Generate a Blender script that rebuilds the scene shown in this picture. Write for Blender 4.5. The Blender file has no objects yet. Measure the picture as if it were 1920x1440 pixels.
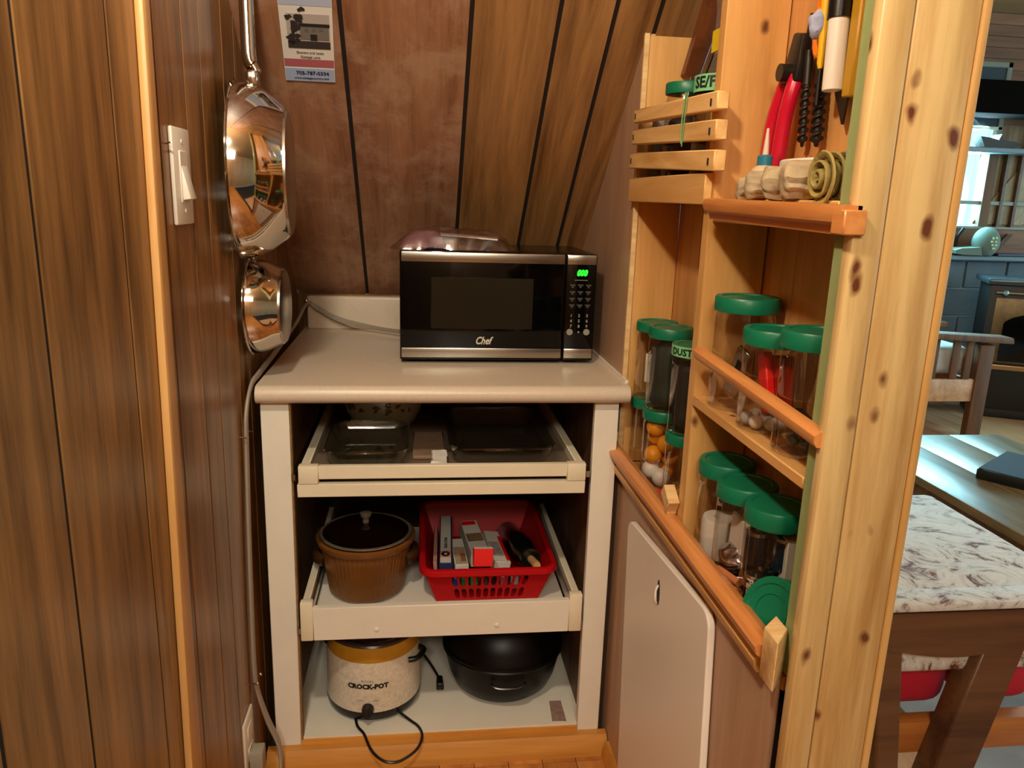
import bpy, bmesh, math, random
from mathutils import Vector, Matrix
from math import pi, sin, cos, radians
random.seed(7)
SC = bpy.context.scene
COL = SC.collection

# ------------------------------------------------------------------ camera
def make_camera():
    p, y, r = radians(13.643), radians(7.142), radians(1.806)
    f = Vector((sin(y)*cos(p), cos(y)*cos(p), -sin(p)))
    rt = Vector((cos(y), -sin(y), 0)); up = rt.cross(f)
    rt2 = cos(r)*rt + sin(r)*up; up2 = cos(r)*up - sin(r)*rt
    cam = bpy.data.cameras.new('camera'); o = bpy.data.objects.new('camera', cam); COL.objects.link(o)
    cam.sensor_width = 36; cam.lens = 1443/1920*36; cam.clip_start = .02
    m = Matrix((rt2, up2, -f)).transposed().to_4x4(); m.translation = Vector((0, 0, 1.27))
    o.matrix_world = m; SC.camera = o
make_camera()
SC.view_settings.view_transform = 'Standard'; SC.view_settings.look = 'None'
SC.view_settings.gamma = 1; SC.view_settings.use_curve_mapping = False
SC.view_settings.exposure = 0.40
SC.cycles.transparent_max_bounces = 24; SC.cycles.max_bounces = 8; SC.cycles.caustics_reflective = False

# ------------------------------------------------------------------ world and lights
W = bpy.data.worlds.new('world'); SC.world = W; W.use_nodes = True
bg = W.node_tree.nodes['Background']; bg.inputs[0].default_value = (.55, .9, 1.0, 1); bg.inputs[1].default_value = 1.6

def lamp(kind, name, loc, power, color, size=.1, size_y=None, target=None):
    l = bpy.data.lights.new(name, kind); o = bpy.data.objects.new(name, l); COL.objects.link(o)
    l.energy = power; l.color = color; o.location = loc
    if kind == 'AREA':
        l.size = size
        if size_y: l.shape = 'RECTANGLE'; l.size_y = size_y
    else: l.shadow_soft_size = size
    if target is not None:
        o.rotation_euler = (Vector(target)-Vector(loc)).to_track_quat('-Z', 'Y').to_euler()
    return o
WARM = (1, .90, .70)
lamp('POINT', 'ceiling_bulb_light', (-.22, .45, 2.02), 30, WARM, .045)
lamp('POINT', 'ceiling_bulb_light', (-.28, -1.2, 2.15), 26, (1, .92, .76), .08)
lamp('AREA', 'room_fill_light', (-.05, -1.2, 2.42), 36, (1, .93, .78), 1.0, .8, (.1, 1.5, .6))  # added fill from behind the camera for post and cabinet
lamp('AREA', 'window_daylight', (3.0, 5.15, 1.55), 170, (.55, .85, 1.0), 1.5, .8, (2.2, 2.0, .5))
lamp('AREA', 'side_cool_fill', (5.0, 2.2, 1.7), 12, (.72, .90, 1.0), 1.6, 1.2, (2.0, 2.2, .4))  # added cool fill across the living room; no side window is built
lamp('POINT', 'living_room_warm_light', (2.2, 1.6, 2.2), 22, (1, .86, .7), .1)  # unseen warm point light high in the living room

# ------------------------------------------------------------------ helpers
ORG = {}
def S(h, a=1):
    h = h.lstrip('#'); v = [int(h[i:i+2], 16)/255 for i in (0, 2, 4)]
    return tuple([(c/12.92 if c <= .04045 else ((c+.055)/1.055)**2.4) for c in v]+[a])
def BM(): return bmesh.new()
def box(bm, x0, x1, y0, y1, z0, z1, M=None):
    vs = [bm.verts.new((x, y, z)) for z in (z0, z1) for y in (y0, y1) for x in (x0, x1)]
    for f in ((0, 2, 3, 1), (4, 5, 7, 6), (0, 1, 5, 4), (2, 6, 7, 3), (0, 4, 6, 2), (1, 3, 7, 5)):
        bm.faces.new([vs[i] for i in f])
    if M is not None: bmesh.ops.transform(bm, matrix=M, verts=vs)
    return bm
def bevel(bm, w, seg=2):
    bmesh.ops.remove_doubles(bm, verts=bm.verts, dist=1e-6)
    bmesh.ops.bevel(bm, geom=bm.edges[:], offset=w, segments=seg, affect='EDGES', profile=.5, clamp_overlap=True)
    return bm
def hexa(bm, pts):            # eight corners: bottom ring of four, top ring of four
    v = [bm.verts.new(p) for p in pts]
    for f in ((3, 2, 1, 0), (4, 5, 6, 7), (0, 1, 5, 4), (1, 2, 6, 5), (2, 3, 7, 6), (3, 0, 4, 7)):
        bm.faces.new([v[i] for i in f])
    return bm
def prism(bm, pts, fn, a, b):  # 2D outline swept from a to b; fn(u, v, t) -> point
    n = len(pts); A = [bm.verts.new(fn(u, v, a)) for u, v in pts]; B = [bm.verts.new(fn(u, v, b)) for u, v in pts]
    for i in range(n):
        bm.faces.new((A[i], A[(i+1) % n], B[(i+1) % n], B[i]))
    bm.faces.new(A[::-1]); bm.faces.new(B)
    bmesh.ops.recalc_face_normals(bm, faces=bm.faces)
    return bm
def lathe(bm, prof, seg=40, c=(0, 0, 0), M=None, fn=None, closed=False):
    rings = []; new = []
    for r, z in prof:
        if r < 1e-5:
            v = bm.verts.new((c[0], c[1], c[2]+z)); rings.append([v]); new.append(v)
        else:
            ring = []
            for i in range(seg):
                a = 2*pi*i/seg; rr = fn(r, z, a) if fn else r
                ring.append(bm.verts.new((c[0]+rr*cos(a), c[1]+rr*sin(a), c[2]+z)))
            rings.append(ring); new += ring
    pairs = list(zip(rings[:-1], rings[1:]))
    if closed: pairs.append((rings[-1], rings[0]))
    for A, B in pairs:
        if len(A) == 1 and len(B) == 1: continue
        for i in range(seg):
            j = (i+1) % seg
            if len(A) == 1: bm.faces.new((A[0], B[i], B[j]))
            elif len(B) == 1: bm.faces.new((A[i], A[j], B[0]))
            else: bm.faces.new((A[i], A[j], B[j], B[i]))
    if M is not None: bmesh.ops.transform(bm, matrix=M, verts=new)
    bmesh.ops.recalc_face_normals(bm, faces=bm.faces)
    return bm
def tube(bm, pts, r, seg=8, caps=True, flat=1.0):
    pts = [Vector(p) for p in pts]; rings = []; n = len(pts); prev = None
    for i, p in enumerate(pts):
        t = (pts[min(i+1, n-1)]-pts[max(i-1, 0)]).normalized()
        if prev is None:
            a = Vector((0, 0, 1)) if abs(t.z) < .9 else Vector((1, 0, 0)); u = t.cross(a).normalized()
        else:
            u = (prev-t*prev.dot(t)).normalized()
        prev = u; w = t.cross(u); rr = r[i] if isinstance(r, (list, tuple)) else r
        rings.append([bm.verts.new(p+(u*cos(2*pi*k/seg)+w*sin(2*pi*k/seg)*flat)*rr) for k in range(seg)])
    for A, B in zip(rings[:-1], rings[1:]):
        for k in range(seg): bm.faces.new((A[k], A[(k+1) % seg], B[(k+1) % seg], B[k]))
    if caps:
        bm.faces.new(rings[0][::-1]); bm.faces.new(rings[-1])
    return bm
def smooth_path(pts, n=6):
    pts = [Vector(p) for p in pts]; out = []
    for i in range(len(pts)-1):
        p0, p1, p2, p3 = pts[max(i-1, 0)], pts[i], pts[i+1], pts[min(i+2, len(pts)-1)]
        for k in range(n):
            t = k/n
            out.append(.5*((2*p1)+(p2-p0)*t+(2*p0-5*p1+4*p2-p3)*t*t+(3*p1-p0-3*p2+p3)*t**3))
    out.append(pts[-1]); return out
def disp(bm, amp, freq, seed=0, sub=0):
    from mathutils import noise
    for v in bm.verts:
        q = v.co*freq+Vector((seed*3.1, seed*1.7, seed))
        v.co += noise.noise_vector(q)*amp
    return bm
def sphere(bm, c, r, seg=16, rings=10, sc=(1, 1, 1)):
    M = Matrix.Translation(c) @ Matrix.Diagonal((*sc, 1))
    bmesh.ops.create_uvsphere(bm, u_segments=seg, v_segments=rings, radius=r, matrix=M); return bm
def smooth(o, ang=40):
    for p in o.data.polygons: p.use_smooth = True
    try: o.data.set_sharp_from_angle(angle=radians(ang))
    except Exception: pass
def obj(name, bm, m, parent=None, sm=True, org=None, label=None):
    if parent is not None:
        o0 = ORG.get(parent, Vector((0, 0, 0)))
    else:
        o0 = Vector(org) if org is not None else Vector((0, 0, 0))
    if o0.length > 0: bmesh.ops.translate(bm, vec=-o0, verts=bm.verts)
    me = bpy.data.meshes.new(name); bm.to_mesh(me); bm.free()
    for mm in (m if isinstance(m, list) else [m]): me.materials.append(mm)
    o = bpy.data.objects.new(name, me); COL.objects.link(o)
    if parent is not None:
        o.parent = parent; ORG[o] = ORG.get(parent, Vector((0, 0, 0)))
    else:
        o.location = o0; ORG[o] = o0
    if sm: smooth(o)
    if label: o['label'] = label
    return o
def tag(o, label, cat, group=None):
    o['label'] = label; o['category'] = cat
    if group: o['group'] = group
    return o
def thing(name, label, cat, loc=(0, 0, 0), group=None, local=False, rot=None):
    o = bpy.data.objects.new(name, None); COL.objects.link(o); o.location = loc; o.empty_display_size = .05
    ORG[o] = Vector((0, 0, 0)) if local else Vector(loc)
    if rot: o.rotation_euler = rot
    return tag(o, label, cat, group)
def struct(name, bm, m, **k):
    o = obj(name, bm, m, **k); o['kind'] = 'structure'; return o
def sroot(name, loc=(0, 0, 0)):
    o = bpy.data.objects.new(name, None); COL.objects.link(o); o.location = loc; ORG[o] = Vector(loc); o['kind'] = 'structure'; return o
def copy_tree(o, parent=None):
    c = o.copy(); COL.objects.link(c)
    if parent is not None: c.parent = parent
    for ch in list(o.children): copy_tree(ch, c)
    return c
def text(name, body, size, m, M, parent=None, extrude=.0003, shear=0, bold=0, align='CENTER', xs=1.0):
    cu = bpy.data.curves.new(name, 'FONT'); cu.body = body; cu.size = size; cu.extrude = extrude
    cu.align_x = align; cu.align_y = 'CENTER'; cu.shear = shear; cu.offset = bold; cu.resolution_u = 3
    t = bpy.data.objects.new('tmp', cu); COL.objects.link(t)
    dg = bpy.context.evaluated_depsgraph_get(); me = bpy.data.meshes.new_from_object(t.evaluated_get(dg))
    bpy.data.objects.remove(t); bpy.data.curves.remove(cu)
    me.transform(Matrix.Diagonal((xs, 1, 1, 1))); me.transform(M)
    o0 = ORG.get(parent, Vector((0, 0, 0))) if parent is not None else Vector((0, 0, 0))
    me.transform(Matrix.Translation(-o0)); me.materials.clear(); me.materials.append(m); me.name = name
    o = bpy.data.objects.new(name, me); COL.objects.link(o)
    if parent is not None: o.parent = parent; ORG[o] = o0
    return o
def frameM(o, x, y):          # matrix whose local x, y axes are the given world directions
    x = Vector(x).normalized(); y = Vector(y); y = (y-x*y.dot(x)).normalized(); z = x.cross(y)
    m = Matrix((x, y, z)).transposed().to_4x4(); m.translation = Vector(o); return m

# ------------------------------------------------------------------ materials
def newmat(name):
    m = bpy.data.materials.new(name); m.use_nodes = True; nt = m.node_tree
    return m, nt, nt.nodes['Principled BSDF']
def N(nt, t, **k):
    n = nt.nodes.new(t)
    for a, b in k.items():
        if a in n.inputs: n.inputs[a].default_value = b
        else: setattr(n, a, b)
    return n
def plain(name, c, rough=.5, metal=0, bump=0, bscale=200, var=0, vscale=8, spec=.5, coat=0):
    m, nt, b = newmat(name); c = S(c) if isinstance(c, str) else c
    b.inputs['Base Color'].default_value = c; b.inputs['Roughness'].default_value = rough
    b.inputs['Metallic'].default_value = metal; b.inputs['Specular IOR Level'].default_value = spec
    b.inputs['Coat Weight'].default_value = coat
    tc = N(nt, 'ShaderNodeTexCoord')
    if var:
        n = N(nt, 'ShaderNodeTexNoise', Scale=vscale, Detail=5, Roughness=.6); nt.links.new(tc.outputs['Object'], n.inputs['Vector'])
        mx = N(nt, 'ShaderNodeMix', data_type='RGBA'); mx.inputs[6].default_value = c
        mx.inputs[7].default_value = tuple([x*(1-var) for x in c[:3]]+[1])
        cr = N(nt, 'ShaderNodeMapRange'); cr.inputs['From Min'].default_value = .35; cr.inputs['From Max'].default_value = .65
        nt.links.new(n.outputs['Fac'], cr.inputs['Value']); nt.links.new(cr.outputs[0], mx.inputs[0]); nt.links.new(mx.outputs[2], b.inputs['Base Color'])
    if bump:
        n = N(nt, 'ShaderNodeTexNoise', Scale=bscale, Detail=3); nt.links.new(tc.outputs['Object'], n.inputs['Vector'])
        bp = N(nt, 'ShaderNodeBump', Strength=bump, Distance=.002); nt.links.new(n.outputs['Fac'], bp.inputs['Height']); nt.links.new(bp.outputs[0], b.inputs['Normal'])
    return m
def wood(name, dark, light, axis='z', scale=1.0, rough=.45, knots=0, knotcol='#5a2c14', kscale=5, hue=.06, patch=None, patchcol=None, streak=1.0, coat=0, rot=0):
    m, nt, b = newmat(name); L = nt.links.new
    tc = N(nt, 'ShaderNodeTexCoord'); oi = N(nt, 'ShaderNodeObjectInfo')
    off = N(nt, 'ShaderNodeVectorMath', operation='SCALE'); cmb = N(nt, 'ShaderNodeCombineXYZ')
    L(oi.outputs['Random'], cmb.inputs[0]); L(oi.outputs['Random'], cmb.inputs[1]); L(oi.outputs['Random'], cmb.inputs[2])
    L(cmb.outputs[0], off.inputs[0]); off.inputs['Scale'].default_value = 37
    ad = N(nt, 'ShaderNodeVectorMath', operation='ADD'); mr0 = N(nt, 'ShaderNodeMapping'); mr0.inputs['Rotation'].default_value = (radians(rot), 0, 0); L(tc.outputs['Object'], mr0.inputs[0]); L(mr0.outputs[0], ad.inputs[0]); L(off.outputs[0], ad.inputs[1])
    sc = {'x': (.07, 1, 1), 'y': (1, .07, 1), 'z': (1, 1, .07)}[axis]
    mp = N(nt, 'ShaderNodeMapping'); mp.inputs['Scale'].default_value = sc; L(ad.outputs[0], mp.inputs[0])
    n1 = N(nt, 'ShaderNodeTexNoise', Scale=22*scale, Detail=6, Roughness=.62, Distortion=.6); L(mp.outputs[0], n1.inputs['Vector'])
    n2 = N(nt, 'ShaderNodeTexNoise', Scale=150*scale, Detail=4, Roughness=.6); L(mp.outputs[0], n2.inputs['Vector'])
    # growth rings
    sc3 = tuple(.25 if s < 1 else 1 for s in sc); mp2 = N(nt, 'ShaderNodeMapping'); mp2.inputs['Scale'].default_value = tuple(s*(.5 if s < 1 else 1) for s in sc3)
    L(ad.outputs[0], mp2.inputs[0])
    n3 = N(nt, 'ShaderNodeTexNoise', Scale=4.5*scale, Detail=1.5, Roughness=.4); L(mp2.outputs[0], n3.inputs['Vector'])
    mu = N(nt, 'ShaderNodeMath', operation='MULTIPLY'); mu.inputs[1].default_value = 26; L(n3.outputs['Fac'], mu.inputs[0])
    fr = N(nt, 'ShaderNodeMath', operation='PINGPONG'); fr.inputs[1].default_value = 1; L(mu.outputs[0], fr.inputs[0])
    a1 = N(nt, 'ShaderNodeMath', operation='MULTIPLY_ADD'); a1.inputs[1].default_value = .30; L(n2.outputs['Fac'], a1.inputs[0]); L(n1.outputs['Fac'], a1.inputs[2])
    a2 = N(nt, 'ShaderNodeMath', operation='MULTIPLY_ADD'); a2.inputs[1].default_value = .14*streak; L(fr.outputs[0], a2.inputs[0]); L(a1.outputs[0], a2.inputs[2])
    cr = N(nt, 'ShaderNodeValToRGB'); e = cr.color_ramp.elements; e[0].position = .45; e[0].color = S(dark); e[1].position = .92; e[1].color = S(light)
    L(a2.outputs[0], cr.inputs[0]); out = cr.outputs[0]
    if patch:
        n4 = N(nt, 'ShaderNodeTexNoise', Scale=patch, Detail=9, Roughness=.72, Distortion=.3); L(tc.outputs['Object'], n4.inputs['Vector'])
        mr = N(nt, 'ShaderNodeMapRange'); mr.inputs['From Min'].default_value = .47; mr.inputs['From Max'].default_value = .60; L(n4.outputs['Fac'], mr.inputs[0])
        mr.inputs['To Max'].default_value = .62
        mx = N(nt, 'ShaderNodeMix', data_type='RGBA'); L(mr.outputs[0], mx.inputs[0]); L(out, mx.inputs[6]); mx.inputs[7].default_value = S(patchcol); out = mx.outputs[2]
    if knots:
        vm = N(nt, 'ShaderNodeMapping'); vm.inputs['Scale'].default_value = tuple(.55 if s < 1 else 1 for s in sc); L(ad.outputs[0], vm.inputs[0])
        vn = N(nt, 'ShaderNodeTexNoise', Scale=30, Detail=2); L(ad.outputs[0], vn.inputs['Vector'])
        va = N(nt, 'ShaderNodeMix', data_type='VECTOR'); va.inputs[0].default_value = .012; L(vm.outputs[0], va.inputs[4]); L(vn.outputs['Color'], va.inputs[5])
        vo = N(nt, 'ShaderNodeTexVoronoi', Scale=kscale*1.8, Randomness=1.0); L(va.outputs[1], vo.inputs['Vector'])
        mr = N(nt, 'ShaderNodeMapRange'); mr.inputs['From Min'].default_value = knots*.05; mr.inputs['From Max'].default_value = knots*.13
        mr.inputs['To Min'].default_value = 1; mr.inputs['To Max'].default_value = 0; L(vo.outputs['Distance'], mr.inputs[0])
        mx = N(nt, 'ShaderNodeMix', data_type='RGBA'); L(mr.outputs[0], mx.inputs[0]); L(out, mx.inputs[6]); mx.inputs[7].default_value = S(knotcol); out = mx.outputs[2]
    hs = N(nt, 'ShaderNodeHueSaturation'); hv = N(nt, 'ShaderNodeMapRange'); hv.inputs['To Min'].default_value = 1-hue*1.6; hv.inputs['To Max'].default_value = 1+hue*1.6
    L(oi.outputs['Random'], hv.inputs[0]); L(hv.outputs[0], hs.inputs['Value']); L(out, hs.inputs['Color']); L(hs.outputs[0], b.inputs['Base Color'])
    bp = N(nt, 'ShaderNodeBump', Strength=.12, Distance=.001); L(n2.outputs['Fac'], bp.inputs['Height']); L(bp.outputs[0], b.inputs['Normal'])
    b.inputs['Roughness'].default_value = rough; b.inputs['Coat Weight'].default_value = coat; b.inputs['Coat Roughness'].default_value = .15
    return m
def clear(name, tint='#ffffff', refl=.10, rough=.03, edge=.45, alpha=.95):
    m = bpy.data.materials.new(name); m.use_nodes = True; nt = m.node_tree; nt.nodes.clear(); L = nt.links.new
    o = N(nt, 'ShaderNodeOutputMaterial'); t = N(nt, 'ShaderNodeBsdfTransparent'); g = N(nt, 'ShaderNodeBsdfGlossy')
    c = S(tint); t.inputs[0].default_value = tuple([x*alpha for x in c[:3]]+[1]); g.inputs['Roughness'].default_value = rough; g.inputs[0].default_value = (.95, .95, .95, 1)
    lw = N(nt, 'ShaderNodeLayerWeight', Blend=.25); mr = N(nt, 'ShaderNodeMapRange'); mr.inputs['To Min'].default_value = refl*.45; mr.inputs['To Max'].default_value = edge
    L(lw.outputs['Facing'], mr.inputs[0]); mx = N(nt, 'ShaderNodeMixShader'); L(mr.outputs[0], mx.inputs[0]); L(t.outputs[0], mx.inputs[1]); L(g.outputs[0], mx.inputs[2]); L(mx.outputs[0], o.inputs[0])
    return m
def emit(name, c, s):
    m, nt, b = newmat(name); b.inputs['Base Color'].default_value = (0, 0, 0, 1); b.inputs['Emission Color'].default_value = S(c); b.inputs['Emission Strength'].default_value = s; return m

PANEL = wood('walnut paneling', '#55371c', '#ab7b46', 'z', 1.3, .34, streak=.7, hue=.10)
PANEL_R = wood('right paneling', '#a58064', '#c6a284', 'z', .7, .42, hue=.02, streak=.4)
ROOF = wood('dusty roof paneling', '#7a4b2f', '#ab7a58', 'y', 1.2, .5, streak=.5, hue=.05, patch=8, patchcol='#b48e72', rot=42.2)
ROOF2 = wood('roof paneling', '#664020', '#b5834e', 'y', 1.0, .4, streak=.8, hue=.12, rot=42.2)
GROOVE = plain('dark groove', '#1a0e07', .8)
PINE = wood('varnished knotty pine', '#a5763a', '#dcbd82', 'z', .9, .26, knots=1.5, knotcol='#643018', kscale=14, hue=.02, streak=1.5, coat=.4)
PINE_EDGE = wood('pine edge', '#b58646', '#d6ac6c', 'z', .9, .4, hue=.02)
PINE_S = wood('pine shelf wood', '#c48a4a', '#e6b570', 'y', .9, .42, knots=.8, kscale=9, hue=.05)
PINE_V = wood('pine upright wood', '#c38a48', '#e4b06a', 'z', .9, .42, knots=.9, kscale=8, hue=.05)
PINE_B = wood('knotty back board', '#b07640', '#d49c5c', 'z', .9, .45, knots=1, kscale=7, hue=.05)
SLAT = wood('pale slat wood', '#c9934f', '#ebbf7d', 'y', 1.3, .5, hue=.04, streak=1.6)
ENDGR = wood('end grain', '#cf9f62', '#eccb91', 'x', 2, .6, hue=.02)
OAK = wood('orange moulding', '#b56c34', '#dc9655', 'y', 1.2, .35, hue=.03)
BASEW = wood('pine baseboard', '#b5742c', '#dc9c48', 'x', .8, .4, knots=.8, hue=.04)
FLOORW = wood('parquet', '#a2602a', '#cf8c48', 'y', .9, .3, hue=.14)
PINEFL = wood('pine floor plank', '#a87850', '#d8a67c', 'y', .7, .35, knots=.8, hue=.08)
TRIMW = wood('pale door trim', '#c08a4c', '#dfae6c', 'z', 1.0, .42, hue=.02)
GREEN = plain('sage green paint', '#94a06a', .6, var=.08, vscale=30)
CTOP = plain('laminate counter', '#d9c8b2', .33, var=.06, vscale=120, bump=.05)
WHITE = plain('white painted panel', '#ece6d6', .45, var=.03, vscale=20)
CREAM = plain('cream painted rail', '#ebe0c4', .5, var=.06, vscale=10)
PBOARD = plain('particle board', '#8d6d43', .8, var=.35, vscale=60)
DARKW = wood('dark cabinet board', '#3c2716', '#6b4a2c', 'z', 1, .6)
DARKB = plain('dark back board', '#2a1b10', .8)
BLACK = plain('black plastic', '#0b0b0c', .3)
BGLASS = plain('black door glass', '#040405', .08, spec=.3)
MWIN = plain('oven window mesh', '#17150f', .12)
STEEL = plain('brushed steel', '#b9b2a6', .28, 1)
CHROME = plain('polished steel', '#d3cdc6', .07, 1)
CHROME2 = plain('satin steel', '#bdb6ac', .25, 1)
LIDG = plain('green lid', '#0b7250', .38, var=.06, vscale=40)
PET = clear('clear jar plastic', '#fdfbf8', .11, .04, .6, .97)
GLASS = clear('clear dish glass', '#f2f6f4', .09, .02, .75, .97)
SMOKE = clear('smoked lid glass', '#8a7a6c', .08, .03, .5, .9)
BAG = clear('plastic bag film', '#f5ecf2', .55, .16, .8, .9)
WPLAS = plain('white plastic', '#e6dfd2', .35)
GREYP = plain('grey cord', '#9b8f80', .45)
GREY2 = plain('grey plug', '#9a9384', .5)
BROWNC = plain('brown ceramic', '#7d4d20', .28, var=.2, vscale=14)
CROCKW = plain('speckled cream enamel', '#e8dfca', .3, var=.22, vscale=120)
MUST = plain('mustard band', '#c08a25', .3, var=.15, vscale=30)
ENAM = plain('black enamel', '#050404', .38, coat=.0, spec=.25)
RED = plain('red basket plastic', '#b80c14', .4, spec=.3)
REDB = plain('bright red card', '#e8120f', .45)
HANDLE = plain('red grip', '#c3102f', .3)
BLK = plain('dark steel', '#2c241d', .4, .5)
TAPE = plain('green tape', '#7cc98a', .5)
INK = plain('ink black', '#16130f', .6)
NAVY = plain('navy ink', '#1d2a56', .6)
PAPER = plain('white paper', '#e6e0d6', .7)
CARDW = plain('printed white box', '#d8d2c6', .6, var=.08, vscale=30)
PEACH = plain('peach print', '#d89068', .6)
ORANGEB = plain('orange ball', '#ef9a1c', .45)
WBALL = plain('white ball', '#e4ddd2', .45)
DKW = wood('dark stained wood', '#3a2414', '#6e4a2c', 'x', .8, .35, hue=.04)
MIDW = wood('brown stained wood', '#4a2c15', '#7a5230', 'z', .8, .65, knots=.7)
TBLW = wood('grey brown table wood', '#4c3b26', '#85704c', 'y', .8, .34, knots=.7, hue=.08, coat=.0)
CREAMT = plain('cream text', '#cfc7b5', .5)
LIGHTCUT = plain('white cutting board', '#f4ebde', .4, bump=.06)

# ------------------------------------------------------------------ structure
XL, XR, XB = -.345, .445, .545
def roofz(y): return 1.0-.906*(y-2.25)

# left wall: paneling strips
wl = sroot('wall_left')
g = [-2.0, -1.7, -1.5, -1.2, -1.0, -.70, -.40, -.2, .05, .25, .45, .60, .757, .972, 1.13, 1.262, 1.357, 1.505, 1.60, 1.72, 1.83, 1.98, 2.09, 2.29]
for a, b_ in zip(g[:-1], g[1:]):
    bm = BM(); h = .0045 if a < .9 else .0032
    za = lambda y: min(2.5, roofz(y)-.004)
    hexa(bm, [(XL-.002, a+h, 0), (XL, a+h, 0), (XL, b_-h, 0), (XL-.002, b_-h, 0),
              (XL-.002, a+h, za(a+h)), (XL, a+h, za(a+h)), (XL, b_-h, za(b_-h)), (XL-.002, b_-h, za(b_-h))])
    obj('panel_strip', bm, PANEL, wl, sm=False)
bm = BM(); box(bm, XL-.03, XL-.0022, -2, 2.255, 0, 2.5); obj('panel_backing', bm, GROOVE, wl, sm=False)
# pale corner trim on the left wall, leaning slightly
bm = BM(); T0 = XL+.012
hexa(bm, [(XL, 1.012, 0), (T0, 1.012, 0), (T0, 1.068, 0), (XL, 1.068, 0), (XL, 1.085, 2.05), (T0, 1.085, 2.05), (T0, 1.103, 2.05), (XL, 1.103, 2.05)])
bevel(bm, .004, 2); struct('trim_1', bm, TRIMW, org=(XL, 1.04, 0))

# sloping ceiling (roof underside) panels
rf = sroot('ceiling_sloped')
gx = [-.36, -.147, .099, .267, .374, .46, .60]
n = Vector((0, .906, 1)).normalized()
def rp(x, y, d=0):      # point on the slope, d metres above it
    return (x, y+n.y*d, roofz(y)+n.z*d)
for i, (a, b_) in enumerate(zip(gx[:-1], gx[1:])):
    bm = BM(); h = .0046; y0, y1 = 2.32, .594
    hexa(bm, [rp(a+h, y0), rp(b_-h, y0), rp(b_-h, y1), rp(a+h, y1), rp(a+h, y0, .002), rp(b_-h, y0, .002), rp(b_-h, y1, .002), rp(a+h, y1, .002)])
    bmesh.ops.recalc_face_normals(bm, faces=bm.faces)
    obj('panel_strip', bm, ROOF if i in (0, 1) else ROOF2, rf, sm=False)
bm = BM(); hexa(bm, [rp(-.36, 2.32, .0024), rp(.6, 2.32, .0024), rp(.6, .594, .0024), rp(-.36, .594, .0024), rp(-.36, 2.32, .03), rp(.6, 2.32, .03), rp(.6, .594, .03), rp(-.36, .594, .03)])
bmesh.ops.recalc_face_normals(bm, faces=bm.faces); obj('panel_backing', bm, GROOVE, rf, sm=False)
# back wall low part behind the cabinet
bm = BM(); box(bm, XL-.02, .56, 2.27, 2.31, 0, .985); struct('wall_back', bm, PANEL, sm=False)
# flat ceiling, rear wall, outer shell
CEIL = plain('ceiling boards', '#a98458', .6, var=.15, vscale=3)
bm = BM(); box(bm, -.5, 5.4, -2.1, .62, 2.5, 2.54); box(bm, .56, 5.4, .62, 5.1, 2.5, 2.54); struct('ceiling', bm, CEIL, sm=False)
bm = BM(); box(bm, -.5, 5.4, -2.05, -2.0, 0, 2.5); struct('wall_rear', bm, wood('rear pine', '#8a5c30', '#c08c54', 'z', .6), sm=False)

# floors
fl = sroot('floor')
bm = BM(); box(bm, -.4, .56, -2.0, 2.3, -.04, -.006); box(bm, .56, 5.3, -2, 5.1, -.04, -.006); obj('sub_floor', bm, GROOVE, fl, sm=False)
bm0 = BM(); box(bm0, 0, 1, 0, 1, 0, 1); bm0.free()
def plank(x0, x1, y0, y1, m, z=0, nm='floor_board'):
    bm = BM(); box(bm, x0+.0008, x1-.0008, y0+.0008, y1-.0008, -.006, z); return obj(nm, bm, m, fl, sm=False)
for j, (ya, yb) in enumerate(((.6, .9), (.9, 1.2), (1.2, 1.5), (1.5, 1.56))):
    nb = 10; w = .79/nb
    for i in range(nb): plank(XL+i*w, XL+(i+1)*w, ya, yb, FLOORW)
bm = BM(); box(bm, XL, XR, -2, .598, -.006, 0); obj('floor_sheet', bm, FLOORW, fl, sm=False)
yy = .79
xx = .56
while xx < 4.6:
    y0 = -.2 if xx < 1.5 else .8
    L_ = [y0, random.uniform(1.3, 2.0), random.uniform(2.6, 3.4), 5.1]
    for a, b_ in zip(L_[:-1], L_[1:]): plank(xx, xx+.13, a, b_, PINEFL)
    xx += .13

# ------------------------------------------------------------------ cabinet
cab = thing('base_cabinet', 'open white base cabinet with sliding trays under the countertop', 'cabinet', (.055, 1.55, 0))
for x0, x1 in ((-.318, -.262), (.375, .427)):
    bm = BM(); box(bm, x0, x1, 1.55, 1.568, .028, .853); bevel(bm, .0015, 1); obj('stile', bm, WHITE, cab)
bm = BM(); box(bm, -.318, -.285, 1.568, 2.2, .03, .853); obj('side_panel', bm, PBOARD, cab, sm=False, label='bare particle board left side')
bm = BM(); box(bm, .388, .427, 1.568, 2.2, .03, .853); obj('side_panel', bm, DARKW, cab, sm=False, label='brown right side')
bm = BM(); box(bm, -.262, -.258, 1.552, 1.568, .05, .853); obj('raw_edge', bm, PBOARD, cab, sm=False)
bm = BM(); box(bm, -.285, .388, 2.19, 2.2, .03, .853); obj('back_panel', bm, DARKB, cab, sm=False)
bm = BM(); box(bm, -.285, .388, 1.555, 2.19, .045, .060); obj('bottom_shelf', bm, WHITE, cab, sm=False)
bm = BM(); box(bm, -.262, .375, 1.548, 1.556, .022, .056); obj('toe_board', bm, BASEW, cab, sm=False)
def wedge_stain(): pass
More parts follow.
